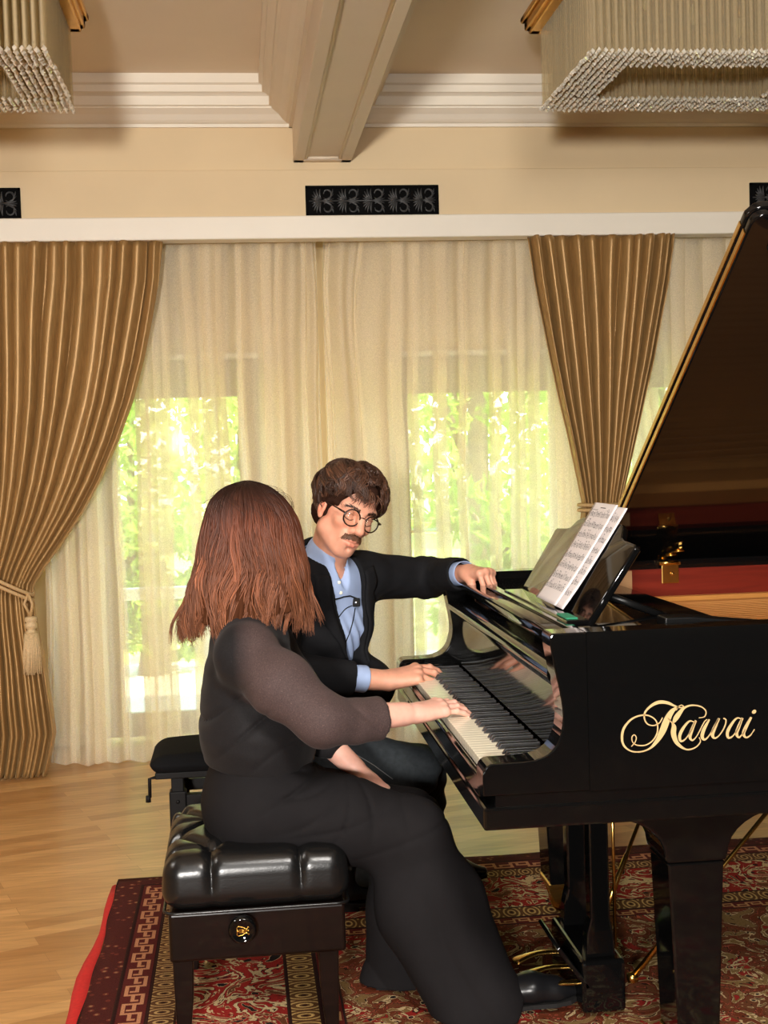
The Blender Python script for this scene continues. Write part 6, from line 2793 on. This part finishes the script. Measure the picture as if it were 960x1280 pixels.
# sleeve ends
for el, wr, q in ((elLM, wrLM, .13), (elRM, wrRM, .31)):
    dd = unit(wr - el)
    e = wr + (el - wr) * q
    Fj.half(e, dd, .006, lo=e - .085, hi=e + .085)
    Fj.cone(e - dd * .012, e + dd * .03, .042, .044, .004, 'cut')
# open front: a wedge from the collar down, hollowed to the shirt


def front_open(X, Y, Z):
    a = (X - chM[0]) * latM[0] + (Y - chM[1]) * latM[1]
    g = (X - chM[0]) * gM[0] + (Y - chM[1]) * gM[1]
    z = Z
    zt, zb_ = nkM[2] + .05, float(at(425, 838, 3.8)[2])
    t = np.clip((zt - z) / (zt - zb_), 0, 1.3)
    # edges of the opening in the chest's own left-right direction
    aR = np.interp(t.ravel(), [0, .25, .6, 1, 1.3], [-.075, -.070, -.036, .018, .04]).reshape(t.shape)
    aL = np.interp(t.ravel(), [0, .25, .5, .8, 1, 1.3], [.075, .070, .080, .074, .058, .03]).reshape(t.shape)
    e = np.maximum(aR - a, a - aL)
    return np.maximum(np.maximum(e, .02 - g), zb_ - .01 - z)


Fj.op(front_open, (chM[0] - .15, chM[1] - .25, .70), (chM[0] + .25, chM[1] + .15, 1.22), .008, 'cut')
# the neck stands clear
Fj.cone(nkM + [0, 0, -.02], nkM + axn * .09, .071, .073, .006, 'cut')
Fj.half((0, 0, .575), (0, 0, -1), .006)
P, Fc = largest_piece(*Fj.mesh())
jac = solid('jacket', P, Fc, M_jacket, man, relax=1)
jacT = BVHTree.FromPolygons([tuple(v) for v in P], [tuple(f) for f in Fc])
del Fj


def chest(a, z, tree, off=.002, g0=.35):
    """point on the front of the torso: a to his left, z height"""
    o = chM + latM * a + gM * g0
    o[2] = z
    hit = tree.ray_cast(Vector(o), Vector(-gM))
    if hit[0] is None:
        return o - gM * (g0 - .13)
    return np.array(hit[0]) + gM * off


def chest_px(px, py, tree, off=.002):
    """where the ray through this place of the photograph meets the cloth"""
    d = ray(px, py)
    hit = tree.ray_cast(Vector(CAM), Vector(d))
    if hit[0] is None:
        return at(px, py, 3.78)
    return np.array(hit[0]) - unit(d) * off


# lapels lying on the jacket fronts
for s in (-1, 1):
    zt, zb_ = nkM[2] - .01, float(at(425, 835, 3.8)[2])
    G = []
    for t in np.linspace(0, 1, 18):
        z = zt + (zb_ - zt) * t
        a_in = np.interp(t, [0, .25, .6, 1], [-.074, -.072, -.038, .016]) if s < 0 else np.interp(t, [0, .25, .5, .8, 1], [.074, .074, .083, .077, .060])
        wd = np.interp(t, [0, .22, .28, .40, 1], [.050, .060, .042, .066, .012])
        row = []
        for v in np.linspace(0, 1, 5):
            row.append(chest(a_in + s * (.004 + wd * v), z + .012 * v, jacT, .003 + .004 * math.sin(v * PI)))
        G.append(row)
    m = MB()
    m.grid(np.array(G))
    o = m.build('lapel', M_jacket, jac)
    md = o.modifiers.new('thickness', 'SOLIDIFY')
    md.thickness = .003

# shirt cuffs
for el, wr, q in ((elLM, wrLM, .13), (elRM, wrRM, .31)):
    dd = unit(wr - el)
    a = np.cross(dd, [0, 0, 1])
    a = unit(a)
    b = np.cross(dd, a)
    e = wr + (el - wr) * q
    m = MB()
    prof_ = [(.040, -.03), (.0405, .006), (.041, .020), (.040, .0215), (.0385, .020), (.038, -.02)]
    if q > .15:
        prof_ = [(.042, -.03), (.043, .012), (.044, .034), (.043, .036), (.041, .034), (.040, -.02)]
    G = []
    for r, h in prof_:
        G.append([e + dd * (h + (.006 * math.sin(t + 2.0) if h > 0 else 0)) + a * (r * math.cos(t) * 1.0) + b * (r * math.sin(t) * .92) for t in np.linspace(0, 2 * PI, 33)[:-1]])
    m.grid(np.array(G), closed_u=True)
    m.build('shirt_cuff', M_shirt, shirt_o)

# buttons and placket
for (px, py) in ((424, 728), (426, 741)):
    p = chest_px(px, py, shirtT, .001)
    m = MB()
    d = -unit(ray(px, py))
    m.lathe([(.0008, .0022), (.0046, .002), (.0052, .001), (.0046, -.0005)], p, 'z', 14, mat=Vector(d).to_track_quat('Z', 'Y').to_matrix().to_4x4())
    m.build('button', M_ivory, shirt_o)

# ---- jeans, shoes
M_jean = simple('black_denim', rgb(44, 48, 51), .85, noise=.18, nscale=70, bump=.2, bscale=400, spec=.12)
Fj = Field(np.arange(-.22, .74, .006), np.arange(3.72, 4.30, .006), np.arange(.05, .76, .006))
Fj.ell(plM + [.0, 0, -.02], (.15, .19, .12), k=.02)
for hp, kn_, an in ((hpR, knR, anR), (hpL, knL, anL)):
    Fj.cone(hp, kn_, .092, .070, .05)
    Fj.cone(kn_, an, .072, .056, .02)
Fj.op(lambda X, Y, Z: .0035 * np.sin((X * .5 + Z) * 85 + 2 * np.sin(X * 9)) + .002 * fbm(X, Y, Z, 30, 4), (-.22, 3.72, .05), (.74, 4.30, .76), mode='disp')
Fj.half((0, 0, .075), (0, 0, -1), .004)
Fj.half((0, 0, sz1 - .012), (0, 0, -1), .02, lo=(-.22, 3.72, .3), hi=(SX1, 4.30, .70))
P, Fc = largest_piece(*Fj.mesh())
jeans = solid('jeans', P, Fc, M_jean, man, relax=1)
jeT = BVHTree.FromPolygons([tuple(v) for v in P], [tuple(f) for f in Fc])
del Fj
pts = [chest_px(px, py, jeT, .0015) for px, py in ((441, 941), (455, 949), (468, 957), (480, 966), (491, 974))]
m = MB()
m.tube(pts, .0014, 6)
m.build('seam_stitching', simple('grey_thread', rgb(110, 112, 112), .8), jeans)
shoe((.30, 3.93, .014), (.56, 3.92, .010), man)
shoe((.50, 4.12, .014), (.76, 4.11, .010), man)

# ---- clip microphone with its leads
mic = thing('lapel_microphone', "small black clip microphone fastened to the man's blue shirt front", 'microphone', tuple(chest_px(444, 752, shirtT, .006)))
p = chest_px(445, 753, shirtT, .010)
m = MB()
d = -unit(ray(445, 753))
Mq = Matrix.Translation(Vector(p)) @ Vector(d).to_track_quat('Z', 'Y').to_matrix().to_4x4()
m.box((-.012, -.013, -.006), (.012, .013, .006), .003, 2, mat=Mq)
m.build('housing', simple('matt_black_plastic', (.008, .008, .008, 1), .7, spec=.2), mic)
m = MB()
m.lathe([(.001, .0085), (.004, .008), (.0048, .006), (.0048, .004)], p, 'z', 14, mat=Vector(d).to_track_quat('Z', 'Y').to_matrix().to_4x4())
m.build('capsule', M_steel, mic)
m = MB()
m.tube([chest_px(x, y, shirtT, .004) for x, y in ((446, 748), (438, 745), (430, 746), (424, 748), (416, 750), (411, 751))], .0022, 6)
m.build('clip', M_black_satin, mic)
for pts in (((440, 757), (432, 761), (426, 768), (420, 776), (414, 783)), ((444, 760), (442, 772), (438, 788), (431, 806), (424, 824))):
    m = MB()
    m.tube([chest_px(x, y, shirtT, .003) for x, y in spline(pts, 14)], .0016, 6)
    m.build('lead', M_black_satin, mic)
